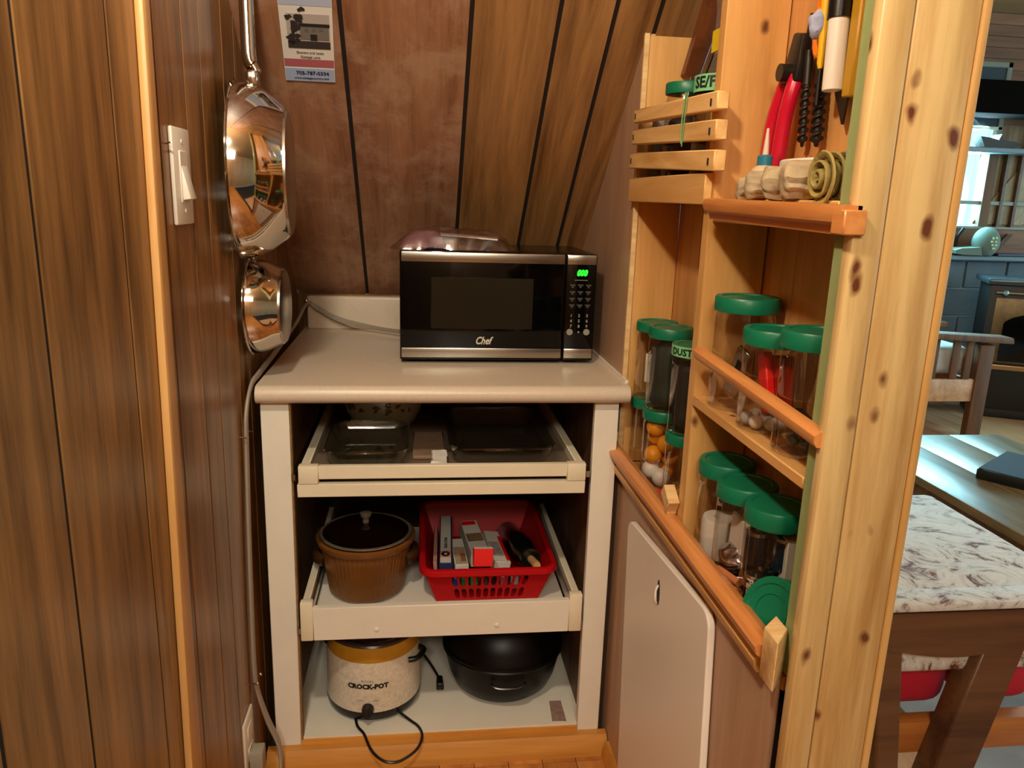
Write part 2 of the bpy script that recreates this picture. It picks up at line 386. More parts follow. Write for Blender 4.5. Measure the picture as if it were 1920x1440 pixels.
# pull-out trays
def tray(zb, ztop, front_h, style):
    bm = BM(); box(bm, -.232, .345, 1.55, 2.06, zb, zb+.008)
    d = obj('sliding_tray', bm, WHITE if style == 2 else plain('shaded tray floor', '#7d6b58', .4, var=.2), cab, sm=False)  # top tray's brown floor colour paints in the shadow lying on it
    if style == 1:
        bm = BM(); box(bm, -.205, .318, 1.535, 1.548, zb-.002, ztop); bevel(bm, .0015, 1); obj('front_rail', bm, CREAM, d)
        bm = BM(); box(bm, -.248, .358, 1.532, 1.55, zb-.04, zb-.012); bevel(bm, .0015, 1); obj('lower_rail', bm, CREAM, d)
        for x0, x1 in ((-.245, -.205), (.318, .358)):
            bm = BM(); box(bm, x0, x1, 1.531, 1.552, zb-.011, ztop+.001); bevel(bm, .002, 2); obj('corner_cap', bm, CREAM, d)
        for x0, x1 in ((-.242, -.224), (.338, .356)):
            bm = BM(); box(bm, x0, x1, 1.552, 2.08, zb, ztop); bevel(bm, .002, 1); obj('side_rail', bm, CREAM, d)
        bm = BM(); box(bm, -.24, .35, 1.545, 2.08, zb-.034, zb-.016)
        random.seed(3)
        obj('underside_board', bm, plain('dusty board', '#6f665a', .9, var=.5, vscale=60), d, sm=False)
    else:
        bm = BM(); box(bm, -.225, .338, 1.533, 1.549, zb-.018, ztop); bevel(bm, .0015, 1); obj('front_rail', bm, WHITE, d)
        for x0, x1 in ((-.252, -.225), (.338, .367)):
            bm = BM(); box(bm, x0, x1, 1.532, 1.552, zb-.018, ztop+.014); bevel(bm, .003, 2); obj('corner_cap', bm, CREAM, d)
        for s, (x0, x1) in enumerate(((-.250, -.234), (.349, .365))):
            bm = BM(); box(bm, x0, x1, 1.552, 2.08, zb+.008, ztop+.006); bevel(bm, .002, 1); obj('side_rail', bm, CREAM, d)
            bm = BM(); xa = x0+.017 if s == 0 else x0-.005; box(bm, xa, xa+.004, 1.56, 2.05, zb+.03, zb+.05); obj('runner', bm, CHROME2, d)
        for x in (-.09, .175):
            bm = BM(); sphere(bm, (x, 1.533, zb+.004), .006, sc=(1, .5, 1)); obj('screw_cap', bm, WPLAS, d)
    for x in (-.257, .366):
        bm = BM(); box(bm, x-.004, x+.004, 1.545, 2.1, zb-.008, zb+.006); obj('slide', bm, CHROME2, d, sm=False)
    return d
tray(.692, .719, .03, 1)
tray(.336, .396, .08, 2)

# countertop
ct = thing('countertop', 'beige laminate countertop with rounded front edge and backsplash', 'countertop', (.06, 1.52, .853))
pr = [(1.538, .853), (2.25, .853), (2.25, .890), (1.540, .890)]
for k in range(1, 9):
    a = pi/2+pi*k/9; pr.append((1.540+.0185*cos(a), .8715+.0185*sin(a)))
bm = BM(); prism(bm, pr, lambda u, v, t: (t, u, v), -.322, .443); obj('slab', bm, CTOP, ct)
bm = BM(); box(bm, -.312, .44, 2.205, 2.235, .889, .984); bevel(bm, .007, 3); obj('backsplash', bm, CTOP, ct)

# baseboard under the cabinet and along the right
bb = sroot('baseboard_front')
bm = BM(); prism(bm, [(1.512, 0), (1.549, 0), (1.549, .046), (1.530, .046), (1.516, .022)], lambda u, v, t: (t, u, v), -.335, .443); obj('moulding', bm, BASEW, bb)
bm = BM(); prism(bm, [(.445, 0), (.428, 0), (.430, .02), (.438, .04), (.445, .04)], lambda u, v, t: (u, t, v), .8, 1.512); struct('baseboard_right', bm, BASEW)

# ------------------------------------------------------------------ right wall (stud partition)
wr = sroot('wall_right')
bm = BM(); box(bm, XR, XR+.006, .80, 1.511, 0, .725); obj('lower_panel', bm, PANEL_R, wr, sm=False)
bm = BM()
prism(bm, [(1.512, 0), (2.25, 0), (2.25, roofz(2.25)-.004), (1.60, roofz(1.60)-.004), (1.60, .725), (1.512, .725)], lambda u, v, t: (t, u, v), XR, XR+.006)
obj('back_panel', bm, PANEL_R, wr, sm=False)
bm = BM(); box(bm, XR-.003, XR+.007, 1.594, 1.601, .69, 1.592); obj('panel_edge', bm, ENDGR, wr, sm=False)
bm = BM(); box(bm, XR+.006, .555, .80, 2.25, 0, .66); obj('wall_core', bm, GROOVE, wr, sm=False)
bm = BM(); box(bm, XR-.006, XR+.001, 1.56, 2.2, .890, .897); obj('caulk_strip', bm, WHITE, wr, sm=False)
bm = BM(); box(bm, .556, .575, .80, 5.1, 0, 1.5); box(bm, .575, .59, 2.3, 5.1, 0, 2.5); obj('living_room_panel', bm, PINE_B, wr, sm=False)

# post at the end of the partition
post = thing('support_post', 'wide varnished knotty pine post at the end of the partition', 'post', (.48, .76, 0))
def board(x0, x1, y0, y1, m, nm, lab=None, bv=.0025):
    bm = BM(); box(bm, x0, x1, y0, y1, 0, 2.5); bevel(bm, bv, 2); return obj(nm, bm, m, post, label=lab)
board(.4350, .4685, .745, .762, PINE, 'face_board')
board(.4695, .537, .745, .762, PINE, 'face_board')
board(.5375, .5465, .743, .775, PINE_EDGE, 'edge_strip')
bm = BM(); box(bm, XR, .535, .7625, .795, .715, 2.5); obj('green_stud', bm, GREEN, post, sm=False, label='sage green painted stud edge')
bm = BM(); box(bm, .536, .5460, .776, .80, 0, 2.5); obj('living_room_board', bm, PINE_B, post, sm=False)

# shelves built between the studs
sh = thing('wall_shelf', 'pine shelving built between the studs, holding green-lidded jars', 'shelf', (.495, 1.2, .69))
def bx(nm, x0, x1, y0, y1, z0, z1, m, par=None, bv=.0015, lab=None):
    bm = BM(); box(bm, x0, x1, y0, y1, z0, z1)
    if bv: bevel(bm, bv, 1)
    return obj(nm, bm, m, par or sh, label=lab)
bx('upright', XR, .543, 1.172, 1.197, .70, 2.45, PINE_V)
bx('end_board', XR+.007, .5445, 1.600, 1.612, .70, 1.597, PINE_V)
for a, b_ in ((1.47, 1.612), (1.33, 1.468), (1.197, 1.328)): bx('back_board', XB, XB+.008, a, b_, .68, 1.50, PINE_B)
for a, b_, zt in ((1.075, 1.197, 2.45), (.95, 1.073, 2.45), (.795, .948, 2.45)): bx('back_board', XB, XB+.008, a, b_, .68, zt, PINE_B)
bx('bottom_board', XR+.0065, .543, 1.20, 1.598, .68, .70, PINE_S); bx('bottom_board', XR+.0065, .543, .797, 1.17, .68, .70, PINE_S)
bx('shelf_board', XR-.001, .543, .797, 1.171, .949, .964, PINE_S)
bx('shelf_board', XR, .543, .797, 1.171, 1.262, 1.277, PINE_S)
bx('shelf_board', XR, .543, 1.198, 1.598, 1.268, 1.284, PINE_S)
bx('front_board', XR-.014, XR-.001, 1.165, 1.60, 1.268, 1.315, PINE_S)
bx('front_board', XR+.004, XR+.014, .85, 1.170, 1.243, 1.260, SLAT)
# slats across the upper left opening
for i, (zl, zr, h, yf) in enumerate(((1.433, 1.415, .0255, 1.545), (1.394, 1.374, .0285, 1.550), (1.349, 1.331, .0300, 1.556))):
    bm = BM(); ya = 1.128-.004*i
    hexa(bm, [(.425, ya, zr-h/2), (.444, ya, zr-h/2), (.444, yf+.03, zl-h/2), (.425, yf+.03, zl-h/2), (.425, ya, zr+h/2), (.444, ya, zr+h/2), (.444, yf+.03, zl+h/2), (.425, yf+.03, zl+h/2)])
    bevel(bm, .0018, 1); s = obj('slat', bm, SLAT, sh)
    for yy, zz in ((ya+.022, zr), (yf+.018, zl)):
        b2 = BM(); box(b2, .4235, .426, yy-.002, yy+.002, zz-.006, zz+.004); obj('nail_hole', b2, INK, s, sm=False)
def bar(nm, prof, y0, y1, z0, z1, m, dx=0):
    bm = BM(); prism(bm, prof, lambda u, v, t: (u, y0+(y1-y0)*t, v+z0+(z1-z0)*t), 0, 1); return obj(nm, bm, m, sh)
# top moulding, lattice bar, bottom moulding
bar('trim_moulding', [(.442, .004), (.442, -.026), (.432, -.026), (.430, -.017), (.422, -.013), (.419, -.004), (.421, .003), (.428, .005)], 1.135, .745, 1.273, 1.268, OAK)
bx('moulding_end', .4195, .444, .737, .762, 1.243, 1.268, OAK)
bar('retaining_bar', [(.444, .008), (.444, -.009), (.430, -.009), (.426, -.003), (.426, .004), (.432, .008)], 1.140, .752, 1.043, 1.024, OAK)
bar('trim_moulding', [(.444, .0), (.444, -.030), (.434, -.030), (.428, -.028), (.424, -.020), (.414, -.014), (.411, -.003), (.416, .002), (.4175, -.0015), (.424, .003), (.4255, -.001), (.432, .004), (.443, .001)], 1.695, .800, .743, .745, OAK)
bar('lower_moulding', [(.444, -.034), (.444, -.064), (.430, -.064), (.426, -.058), (.424, -.046), (.430, -.038)], 1.67, .825, .750, .753, SLAT)
c4 = [(.4170, .757), (.4435, .786), (.4435, .818), (.4165, .793)]
bm = BM(); hexa(bm, [(x, y, .708) for x, y in c4]+[(x, y, .774) for x, y in c4]); bevel(bm, .0012, 1); obj('corner_block', bm, ENDGR, sh)
bm = BM(); box(bm, .420, .444, 1.600, 1.655, .746, .768, None); bevel(bm, .002, 1); obj('corner_block', bm, ENDGR, sh)
Ms = Matrix.Translation((.4385, 1.208, .772)) @ Matrix.Rotation(radians(32), 4, 'X')
bm = BM(); box(bm, -.0145, .0055, -.020, .020, -.012, .012, Ms); bevel(bm, .001, 1); obj('stop_block', bm, ENDGR, sh)
bm = BM(); box(bm, .426, .4445, 1.199, 1.212, .7455, .762); bevel(bm, .001, 1); obj('stop_block', bm, ENDGR, sh)
# beam and rafter behind the shelf
bm = BM(); hexa(bm, [(.520, 1.57, 1.515), (.553, 1.57, 1.515), (.553, 1.598, 1.515), (.520, 1.598, 1.515), (.524, 1.40, 1.72), (.566, 1.40, 1.72), (.566, 1.44, 1.72), (.524, 1.44, 1.72)])
bevel(bm, .002, 1); tag(obj('roof_brace', bm, wood('brown brace', '#5a2d16', '#8a4f2c', 'z', 1, .45), org=(.54, 1.63, 1.53)), 'dark brown slanting wooden brace above the slatted shelf', 'brace')

# ------------------------------------------------------------------ jars
def jar_proto(name, label, r, h, lid_h, loc, group, hide_body=False, tape=None):
    t = thing(name, label, 'jar', loc, group, local=True)
    hb = h-lid_h*.6; rb = r*.965
    pr = [(0, .004), (rb*.6, .003), (rb*.9, 0), (rb, .006), (rb, hb*.05), (rb*.985, hb*.08), (rb*.985, hb*.84), (rb*.97, hb*.9), (rb*.93, hb*.93), (rb*.93, hb)]
    bm = BM(); lathe(bm, pr, 40); obj('body', bm, PET, t)
    z0 = h-lid_h
    pl = [(0, z0+lid_h*.75), (r*.72, z0+lid_h*.75), (r*.93, z0), (r*.985, z0), (r, z0+.002), (r, z0+lid_h-.003), (r*.965, h), (r*.80, h), (r*.77, h-.002), (0, h-.002)]
    bm = BM(); lathe(bm, pl, 56, fn=lambda rr, z, a: rr*(1+.0035*math.copysign(1, sin(a*28))) if rr > r*.98 else rr); obj('lid', bm, LIDG, t)
    return t
def wrap_label(parent, r, z0, z1, a0, a1, m, name='tape_label'):
    bm = BM(); nseg = 12; A = []
    for i in range(nseg+1):
        a = radians(a0+(a1-a0)*i/nseg)
        A.append([bm.verts.new((rr*cos(a), rr*sin(a), z)) for rr, z in ((r, z0), (r, z1), (r-.0006, z1), (r-.0006, z0))])
    for p, q in zip(A[:-1], A[1:]):
        for k in range(4): bm.faces.new((p[k], q[k], q[(k+1) % 4], p[(k+1) % 4]))
    bm.faces.new(A[0]); bm.faces.new(A[-1][::-1]); bmesh.ops.recalc_face_normals(bm, faces=bm.faces)
    return obj(name, bm, m, parent)
def curved_text(parent, body, size, r, z, adeg, m, xs=1.0, bold=.0, vertical=False):
    cu = bpy.data.curves.new('t', 'FONT'); cu.body = body; cu.size = size; cu.extrude = .0002; cu.align_x = 'CENTER'; cu.align_y = 'CENTER'; cu.offset = bold; cu.resolution_u = 2
    t = bpy.data.objects.new('tmp', cu); COL.objects.link(t); dg = bpy.context.evaluated_depsgraph_get(); me = bpy.data.meshes.new_from_object(t.evaluated_get(dg))
    bpy.data.objects.remove(t)
    if vertical: me.transform(Matrix.Rotation(-pi/2, 4, 'Z'))
    for v in me.vertices:
        a = radians(adeg)+v.co.x*xs/r; rr = r+.0006+v.co.z; v.co = Vector((rr*cos(a), rr*sin(a), z+v.co.y))
    me.materials.clear(); me.materials.append(m); o = bpy.data.objects.new('lettering', me); COL.objects.link(o); o.parent = parent; return o
JG = None
def J(label, r, h, lid, x, y, z): return jar_proto('plastic_jar', label, r, h, lid, (x, y, z), JG)
Z0, Z1 = .7005, .9645
j4 = J('clear green-lidded jar at the back left, under another jar on the bottom shelf', .043, .163, .020, .497, 1.549, Z0)
j1 = J('clear green-lidded jar at the back left, standing on top of another jar', .043, .163, .020, .497, 1.549, Z0+.1635)
j5 = J('green-lidded jar full of orange and white balls', .0435, .165, .021, .494, 1.452, Z0)
j2 = J('green-lidded jar of dark cloth standing on the jar of orange balls', .0435, .166, .021, .494, 1.449, Z0+.1655)
j6 = J('clear green-lidded jar behind the small wood blocks, under the tape-marked jar', .0425, .160, .020, .494, 1.306, Z0)
j3 = J('dark-filled jar with pale green tape on its lid, left of the middle upright', .0425, .163, .020, .494, 1.306, Z0+.1605)
j7 = J('widest clear green-lidded jar on the middle shelf, holding a clear packet', .0485, .171, .022, .493, 1.107, Z1)
j8 = J('green-lidded jar with red plastic pieces and marbles on the middle shelf', .0455, .142, .022, .489, .992, Z1)
j9 = J('green-lidded jar next to the post on the middle shelf, with glass bits at its bottom', .0445, .158, .022, .490, .885, Z1)
j10 = J('green-lidded jar with a white roll inside, farthest back on the bottom right shelf', .0445, .172, .024, .492, 1.118, Z0)
j11 = J('green-lidded jar with metal bits, middle one of the bottom right shelf', .0445, .168, .024, .488, 1.030, Z0)
j12 = J('green-lidded jar full of batteries on the bottom shelf beside the post', .0445, .168, .026, .495, .944, Z0)
j13 = J('green-lidded jar behind the three slats', .0405, .200, .020, .497, 1.475, 1.285)
j14 = J('jar with lettered green tape on its lid, behind the slats near the upright', .0425, .185, .022, .492, 1.295, 1.285)
bx_ = wrap_label(j3, .0432, .144, .163, 95, 265, TAPE); curved_text(j3, 'DUST', .017, .0434, .153, 214, INK, bold=.0004)
bx_ = wrap_label(j14, .0432, .161, .187, 95, 265, TAPE); curved_text(j14, 'SE/F', .024, .0434, .174, 212, INK, bold=.0006)
wrap_label(j1, .0402, .04, .10, 225, 262, PAPER, 'paper_label')
def child_box(parent, nm, M, sx, sy, sz, m, bv=.001, lab=None):
    bm = BM(); box(bm, -sx/2, sx/2, -sy/2, sy/2, -sz/2, sz/2, M); 
    if bv: bevel(bm, bv, 1)
    return obj(nm, bm, m, parent, label=lab)
# contents (each its own thing)
def blob(name, label, cat, c, r, h, m, seed, amp=.008, sq=.9, group=None):
    bm = BM(); lathe(bm, [(0, 0), (r*.8, .002), (r, .015), (r*.96, h*.3), (r, h*.6), (r*.92, h*.88), (r*.5, h), (0, h*.97)], 28)
    bmesh.ops.subdivide_edges(bm, edges=bm.edges[:], cuts=1, use_grid_fill=True)
    disp(bm, amp, 55, seed); bmesh.ops.translate(bm, vec=c, verts=bm.verts)
    return tag(obj(name, bm, m, org=c), label, cat, group)
DCLOTH = plain('dark green cloth', '#1d2b22', .7, var=.4, vscale=30)
DCL2 = plain('dark cloth', '#1c1a17', .7, var=.4, vscale=30)
blob('glove_bundle', 'dark green cloth bundle stuffed in the jar above the orange balls', 'gloves', (.494, 1.449, Z0+.1655+.008), .036, .130, DCLOTH, 2, .003)
blob('cloth_bundle', 'black bundle filling the jar marked with green tape', 'cloth', (.494, 1.306, Z0+.1605+.008), .035, .124, DCL2, 5, .003)
blob('cloth_bundle', 'dark bundle inside the jar behind the slats', 'cloth', (.497, 1.475, 1.293), .033, .14, DCL2, 8, .003)
bm = BM(); box(bm, .472, .508, 1.266, 1.292, 1.297, 1.374); bevel(bm, .006, 2); tag(obj('pink_sponge', bm, plain('pink foam', '#e08a92', .8, bump=.3), org=(.489, 1.28, 1.297)), 'pink sponge in the jar behind the slats, next to the upright', 'sponge')
random.seed(11)
bp = [(.004, .018, .024, 1), (-.018, .004, .034, 1), (.010, -.016, .028, 0), (-.015, .010, .068, 0), (.018, -.006, .062, 0), (.010, .016, .094, 0), (-.012, -.014, .100, 0), (-.014, .009, .126, 0), (.016, -.004, .128, 0)]
for i, (sd, ft, zz, wh) in enumerate(bp):
    c = (.494+sd*.93-ft*.36, 1.452-sd*.36-ft*.93, Z0+zz); bm = BM(); sphere(bm, c, .0188, 24, 14)
    if wh: tag(obj('table_tennis_ball', bm, WBALL, org=c), ('white ball at the very bottom front of the jar of balls', 'white ball half hidden at the lower left of the jar of balls')[i], 'ball', 'white balls in the jar')
    else: tag(obj('table_tennis_ball', bm, ORANGEB, org=c), {2: 'orange ball hidden at the bottom back of the jar of balls', 3: 'orange ball just above the half-hidden white ball', 4: 'orange ball low at the right side of the jar of balls', 5: 'foremost orange ball in the middle of the jar of balls', 6: 'orange ball at the back of the jar, behind the middle one', 7: 'orange ball under the lid at the left of the jar', 8: 'orange ball under the lid at the right of the jar'}[i], 'ball', 'orange balls in the jar')
# j7 packet
M_ = Matrix.Translation((.488, 1.105, Z1+.052)) @ Matrix.Rotation(radians(28), 4, 'X') @ Matrix.Rotation(radians(20), 4, 'Z')
bm = BM(); box(bm, -.004, .004, -.016, .016, -.042, .046, M_); bevel(bm, .002, 1); pk = tag(obj('clear_packet', bm, clear('frosted packet', '#e8e0d8', .3, .2, .6, .75), org=(.488, 1.105, Z1+.01)), 'clear plastic packet leaning inside the widest jar', 'packet')
M2 = M_ @ Matrix.Translation((-.0046, 0, .012)); bm = BM(); box(bm, -.0004, .0004, -.006, .006, -.014, .014, M2); obj('sticker', bm, INK, pk, sm=False)
# j8 red pieces + marbles
M_ = Matrix.Translation((.480, .990, Z1+.068)) @ Matrix.Rotation(radians(-22), 4, 'X')
bm = BM(); box(bm, -.006, .006, -.012, .012, -.045, .04, M_); bevel(bm, .002, 1); tag(obj('red_plastic_strip', bm, REDB, org=(.48, 1.006, Z1+.02)), 'bright red plastic strip standing inside the jar of marbles', 'plastic piece')
M_ = Matrix.Translation((.497, .978, Z1+.066)) @ Matrix.Rotation(radians(-8), 4, 'X')
bm = BM(); box(bm, -.012, .010, -.018, .018, -.036, .04, M_); bevel(bm, .003, 1); tag(obj('red_plastic_block', bm, plain('dark red', '#a30f12', .4), org=(.497, .992, Z1+.03)), 'dark red plastic block behind the bright red strip in the jar', 'plastic piece')
for i, (dx, dy) in enumerate(((-.030, .010), (-.026, -.014), (-.008, -.030), (-.010, .026), (.012, -.022), (.026, 0), (.01, .02), (-.005, -.003))):
    bm = BM(); c = (.489+dx*.9, 0.992+dy*.9, Z1+.0125); sphere(bm, c, .0098, 14, 9); tag(obj('marble', bm, WBALL if i % 2 else plain('grey marble', '#b9b2a8', .1), org=c), 'small pale marble at the bottom of the jar of red pieces', 'marble', 'marbles in the red-piece jar')
random.seed(5)
for i in range(9):
    a = i*2.4; r = .008+.0026*i; c = (.490+r*cos(a), .885+r*sin(a), Z1+.012+(i % 3)*.006); bm = BM(); sphere(bm, c, .0085, 10, 7, (1, 1.3, .8))
    tag(obj('glass_bead', bm, plain('bead %d' % i, ('#8d8478', '#4c4a48', '#a3988a')[i % 3], .1, coat=.5), org=c), 'small glassy bead at the bottom of the jar next to the post', 'bead', 'glass beads in the jar by the post')
M_ = Matrix.Translation((.478, .880, Z1+.040)) @ Matrix.Rotation(radians(12), 4, 'X'); bm = BM(); box(bm, -.012, .012, -.024, .024, -.010, .010, M_); bevel(bm, .002, 1)
tag(obj('black_clip', bm, BLACK, org=(.478, .897, Z1+.03)), 'black piece lying on the beads in the jar next to the post', 'clip')
bm = BM(); lathe(bm, [(.010, 0), (.030, 0), (.031, .004), (.031, .060), (.029, .066), (.012, .066), (.010, .060)], 28, (.491, 1.118, Z0+.008), closed=True); tag(obj('white_tape_roll', bm, PAPER, org=(.491, 1.118, Z0+.008)), 'white roll at the bottom of the farthest jar on the bottom right shelf', 'tape')
FOIL = plain('crumpled foil', '#b9b3bb', .18, 1)
blob('foil_packet', 'shiny crumpled foil packet in the middle jar of the bottom right shelf', 'packet', (.486, 1.030, Z0+.009), .031, .055, FOIL, 4, .005)
M_ = Matrix.Translation((.494, 1.028, Z0+.088)); bm = BM(); box(bm, -.018, .018, -.022, .022, -.038, .028, M_); bevel(bm, .003, 1); disp(bm, .003, 60, 3); tag(obj('white_packet', bm, PAPER, org=(.494, 1.028, Z0+.06)), 'white packet above the foil in the middle jar', 'packet')
# batteries
BATB = plain('battery black', '#1b1a1e', .25, .3); BATBL = plain('battery navy', '#2a2d4a', .25, .5)
k = 0
for (dx, dy, zz, hh, rr) in ((-.024, -.006, .008, .058, .0150), (-.004, -.028, .008, .058, .0150), (.004, .014, .008, .058, .0150), (.026, -.012, .008, .058, .0150), (-.022, .006, .078, .050, .0158), (.008, -.016, .078, .050, .0158), (.014, .018, .078, .050, .0150)):
    t = thing('battery', 'fat cylindrical battery standing in the jar beside the post', 'battery', (.495+dx, .944+dy, Z0+zz), 'batteries in the jar', local=True)
    bm = BM(); lathe(bm, [(0, 0), (rr*.9, 0), (rr, .002), (rr, hh-.003), (rr*.9, hh), (0, hh)], 20); obj('casing', bm, BATB if k % 2 == 0 else BATBL, t)
    bm = BM(); lathe(bm, [(0, hh), (.005, hh), (.005, hh+.003), (0, hh+.003)], 12); lathe(bm, [(rr*.8, hh-.006), (rr*1.01, hh-.006), (rr*1.01, hh-.001), (rr*.85, hh+.0006)], 20); obj('terminal', bm, CHROME2, t)
    if k == 0: curved_text(t, 'Panasonic', .0135, rr, hh*.5, 215, CREAMT, vertical=True, bold=.0003, xs=1)
    k += 1
M_ = Matrix.Translation((.508, .918, Z0+.075)); bm = BM(); box(bm, -.012, .008, -.012, .006, -.055, .055, M_); bevel(bm, .001, 1); tag(obj('white_card', bm, PAPER, org=(.50, .905, Z0+.02)), 'white card strip standing between the batteries and the post', 'card')
# loose lids
for i, (y, x, zc, tilt) in enumerate(((.852, .488, .749, 20), (.862, .464, .750, 14))):
    r = .047; t = thing('jar_lid', ('loose green jar lid leaning against the battery jar', 'loose green jar lid leaning in front of the other loose lid by the post')[i], 'lid', (x, y, zc), local=True)
    t.rotation_euler = Vector((-.85, -.30, .42) if i == 0 else (-.85, -.32, .40)).to_track_quat('Z', 'Y').to_euler()
    bm = BM(); lathe(bm, [(0, -.002), (r*.72, -.002), (r*.94, -.012), (r, -.012), (r, .008), (r*.96, .010), (r*.80, .010), (r*.77, .008), (0, .008)], 48); obj('shell', bm, LIDG, t)
    bm = BM(); lathe(bm, [(r*.50, .0085), (r*.50, .0095), (r*.55, .0095), (r*.55, .0085)], 40); obj('raised_ring', bm, LIDG, t)
# orange rods
for i in range(3):
    bm = BM(); z = .7365-.0125*i; tube(bm, [(.449, 1.016, z-.001), (.461, .966, z+.001)], .006, 10)
    tag(obj('wooden_rod', bm, wood('rod', '#a85a30', '#c97d4c', 'y'), org=(.45, 1.0, z)), ('top one of three short reddish rods in front of the foil jar', 'middle one of three short reddish rods in front of the foil jar', 'lowest of three short reddish rods in front of the foil jar')[i], 'rod')
# red card and matchbook under the balls jar
rt_ = thing('red_matchbook', 'small red and black matchbook lying in front of the jar of balls', 'matchbook', (.480, 1.385, .7005))
M_ = Matrix.Translation((.480, 1.383, .7046)) @ Matrix.Rotation(radians(20), 4, 'Z')
for z, m, w in ((-.0022, INK, .024), (.0004, REDB, .021), (.003, REDB, .020)):
    bm = BM(); box(bm, -w*.55, w*.55, -w, w, -.0011, .0011, M_ @ Matrix.Translation((0, 0, z))); obj('cover' if m is REDB else 'striker', bm, m, rt_, sm=False)

# ------------------------------------------------------------------ upper right niche: glue, tub, gloves, tools
gl = thing('glue_bottle', 'small glue bottle with green label, blue cap and long nozzle', 'bottle', (.478, 1.065, 1.2775), local=True)
bm = BM(); lathe(bm, [(0, 0), (.019, 0), (.020, .003), (.020, .034), (.016, .042), (.010, .046), (.009, .050)], 24); obj('body', bm, plain('translucent glue bottle', '#c9b48e', .3), gl)
wrap_label(gl, .0204, .003, .030, 110, 300, TAPE); curved_text(gl, 'BRI', .014, .0207, .023, 213, INK, bold=.0004); curved_text(gl, 'GL', .014, .0207, .009, 205, INK, bold=.0004)
bm = BM(); lathe(bm, [(.0, .046), (.0105, .046), (.0105, .058), (.008, .060), (0, .060)], 20); obj('cap', bm, plain('teal cap', '#1f6e86', .4), gl)
bm = BM(); lathe(bm, [(.0045, .060), (.0035, .075), (.0018, .095), (0, .096)], 12); obj('nozzle', bm, plain('clear nozzle', '#d8c2a8', .3), gl)
tb = thing('plastic_tub', 'orange plastic tub with a wide white lid behind the gloves', 'tub', (.496, .990, 1.2775), local=True)
bm = BM(); lathe(bm, [(0, 0), (.034, 0), (.038, .040)], 32); obj('body', bm, plain('orange tub', '#e07a12', .4), tb)
bm = BM(); lathe(bm, [(0, .052), (.040, .052), (.0425, .050), (.0425, .039), (.040, .038)], 36); obj('lid', bm, WPLAS, tb)
# rolled work gloves
GLV = plain('knit glove', '#b5a07e', .9, bump=.6, bscale=150, var=.35, vscale=22); GLV2 = plain('knit glove cuff', '#9c8a4a', .9, bump=.6, bscale=150, var=.3, vscale=25)
tb.scale = (.76, 1.55, 1); tb.location.x = .509
gv = thing('rolled_work_gloves', 'grubby rolled-up knitted work gloves on the top shelf by the post', 'gloves', (.466, .88, 1.2775))
for i, (y, x, r, L_, a) in enumerate(((1.03, .466, .015, .05, 70), (.985, .462, .018, .055, 55), (.935, .464, .021, .06, 62), (.895, .470, .023, .06, 68))):
    bm = BM(); M_ = Matrix.Translation((x, y, 1.2775+r*.95)) @ Matrix.Rotation(radians(a), 4, 'Z')
    pr = [(0, -L_/2), (r*.6, -L_/2), (r*.95, -L_*.42), (r, -L_*.2), (r*1.04, 0), (r, L_*.25), (r*.9, L_*.42), (r*.5, L_/2), (0, L_/2)]
    pr = [tuple(v)[:2] for v in [(p.x, p.y) for p in smooth_path([(a_, b__, 0) for a_, b__ in pr], 3)]]; pr = [(max(a_, 0), b__) for a_, b__ in pr]
    lathe(bm, pr, 36, M=M_ @ Matrix.Rotation(pi/2, 4, 'X'), fn=lambda rr, z, an: rr*(1+.07*sin(an*11)*(1 if rr > .006 else 0))); disp(bm, .0045, 45, i+3); obj('finger_roll', bm, GLV, gv)
bm = BM()
pts = []
for k in range(60):
    a = k*.30; r = .004+.00042*k; pts.append((.452+.0006*k*.1, .835+r*cos(a), 1.302+r*sin(a)))
for off in (0, .012, .024): tube(bm, [(p[0]+off, p[1], p[2]) for p in pts], .0026, 6, flat=2.2)
disp(bm, .001, 80, 2); obj('rolled_cuff', bm, GLV2, gv)
gv.location.x -= .012
# pliers
pl = thing('pliers', 'pliers with long red grips hanging on the back board', 'pliers', (.53, 1.11, 1.40))
for s, (p0, p1, p2, p3) in enumerate((((.527, 1.122, 1.452), (.524, 1.138, 1.42), (.522, 1.150, 1.38), (.520, 1.156, 1.300)), ((.527, 1.096, 1.450), (.520, 1.096, 1.42), (.518, 1.104, 1.38), (.516, 1.110, 1.300)))):
    bm = BM(); tube(bm, smooth_path([p0, p1, p2, p3], 5), [.0085]+[.0108]*13+[.0105, .008], 14); obj('grip', bm, HANDLE, pl)
bm = BM(); hexa(bm, [(.516, 1.082, 1.438), (.538, 1.082, 1.438), (.538, 1.130, 1.438), (.516, 1.130, 1.438), (.520, 1.080, 1.500), (.536, 1.080, 1.500), (.536, 1.110, 1.506), (.520, 1.110, 1.506)]); bevel(bm, .004, 2); obj('jaw', bm, BLK, pl)
bm = BM(); M_ = Matrix.Translation((.516, 1.106, 1.452)) @ Matrix.Rotation(pi/2, 4, 'Y'); lathe(bm, [(0, -.012), (.012, -.012), (.012, .002), (.009, .004), (0, .004)], 20, M=M_); obj('pivot', bm, BLK, pl)
bm = BM(); tube(bm, [(.530, 1.084, 1.50), (.530, 1.078, 1.525)], .003, 6); obj('nail', bm, BLK, pl)
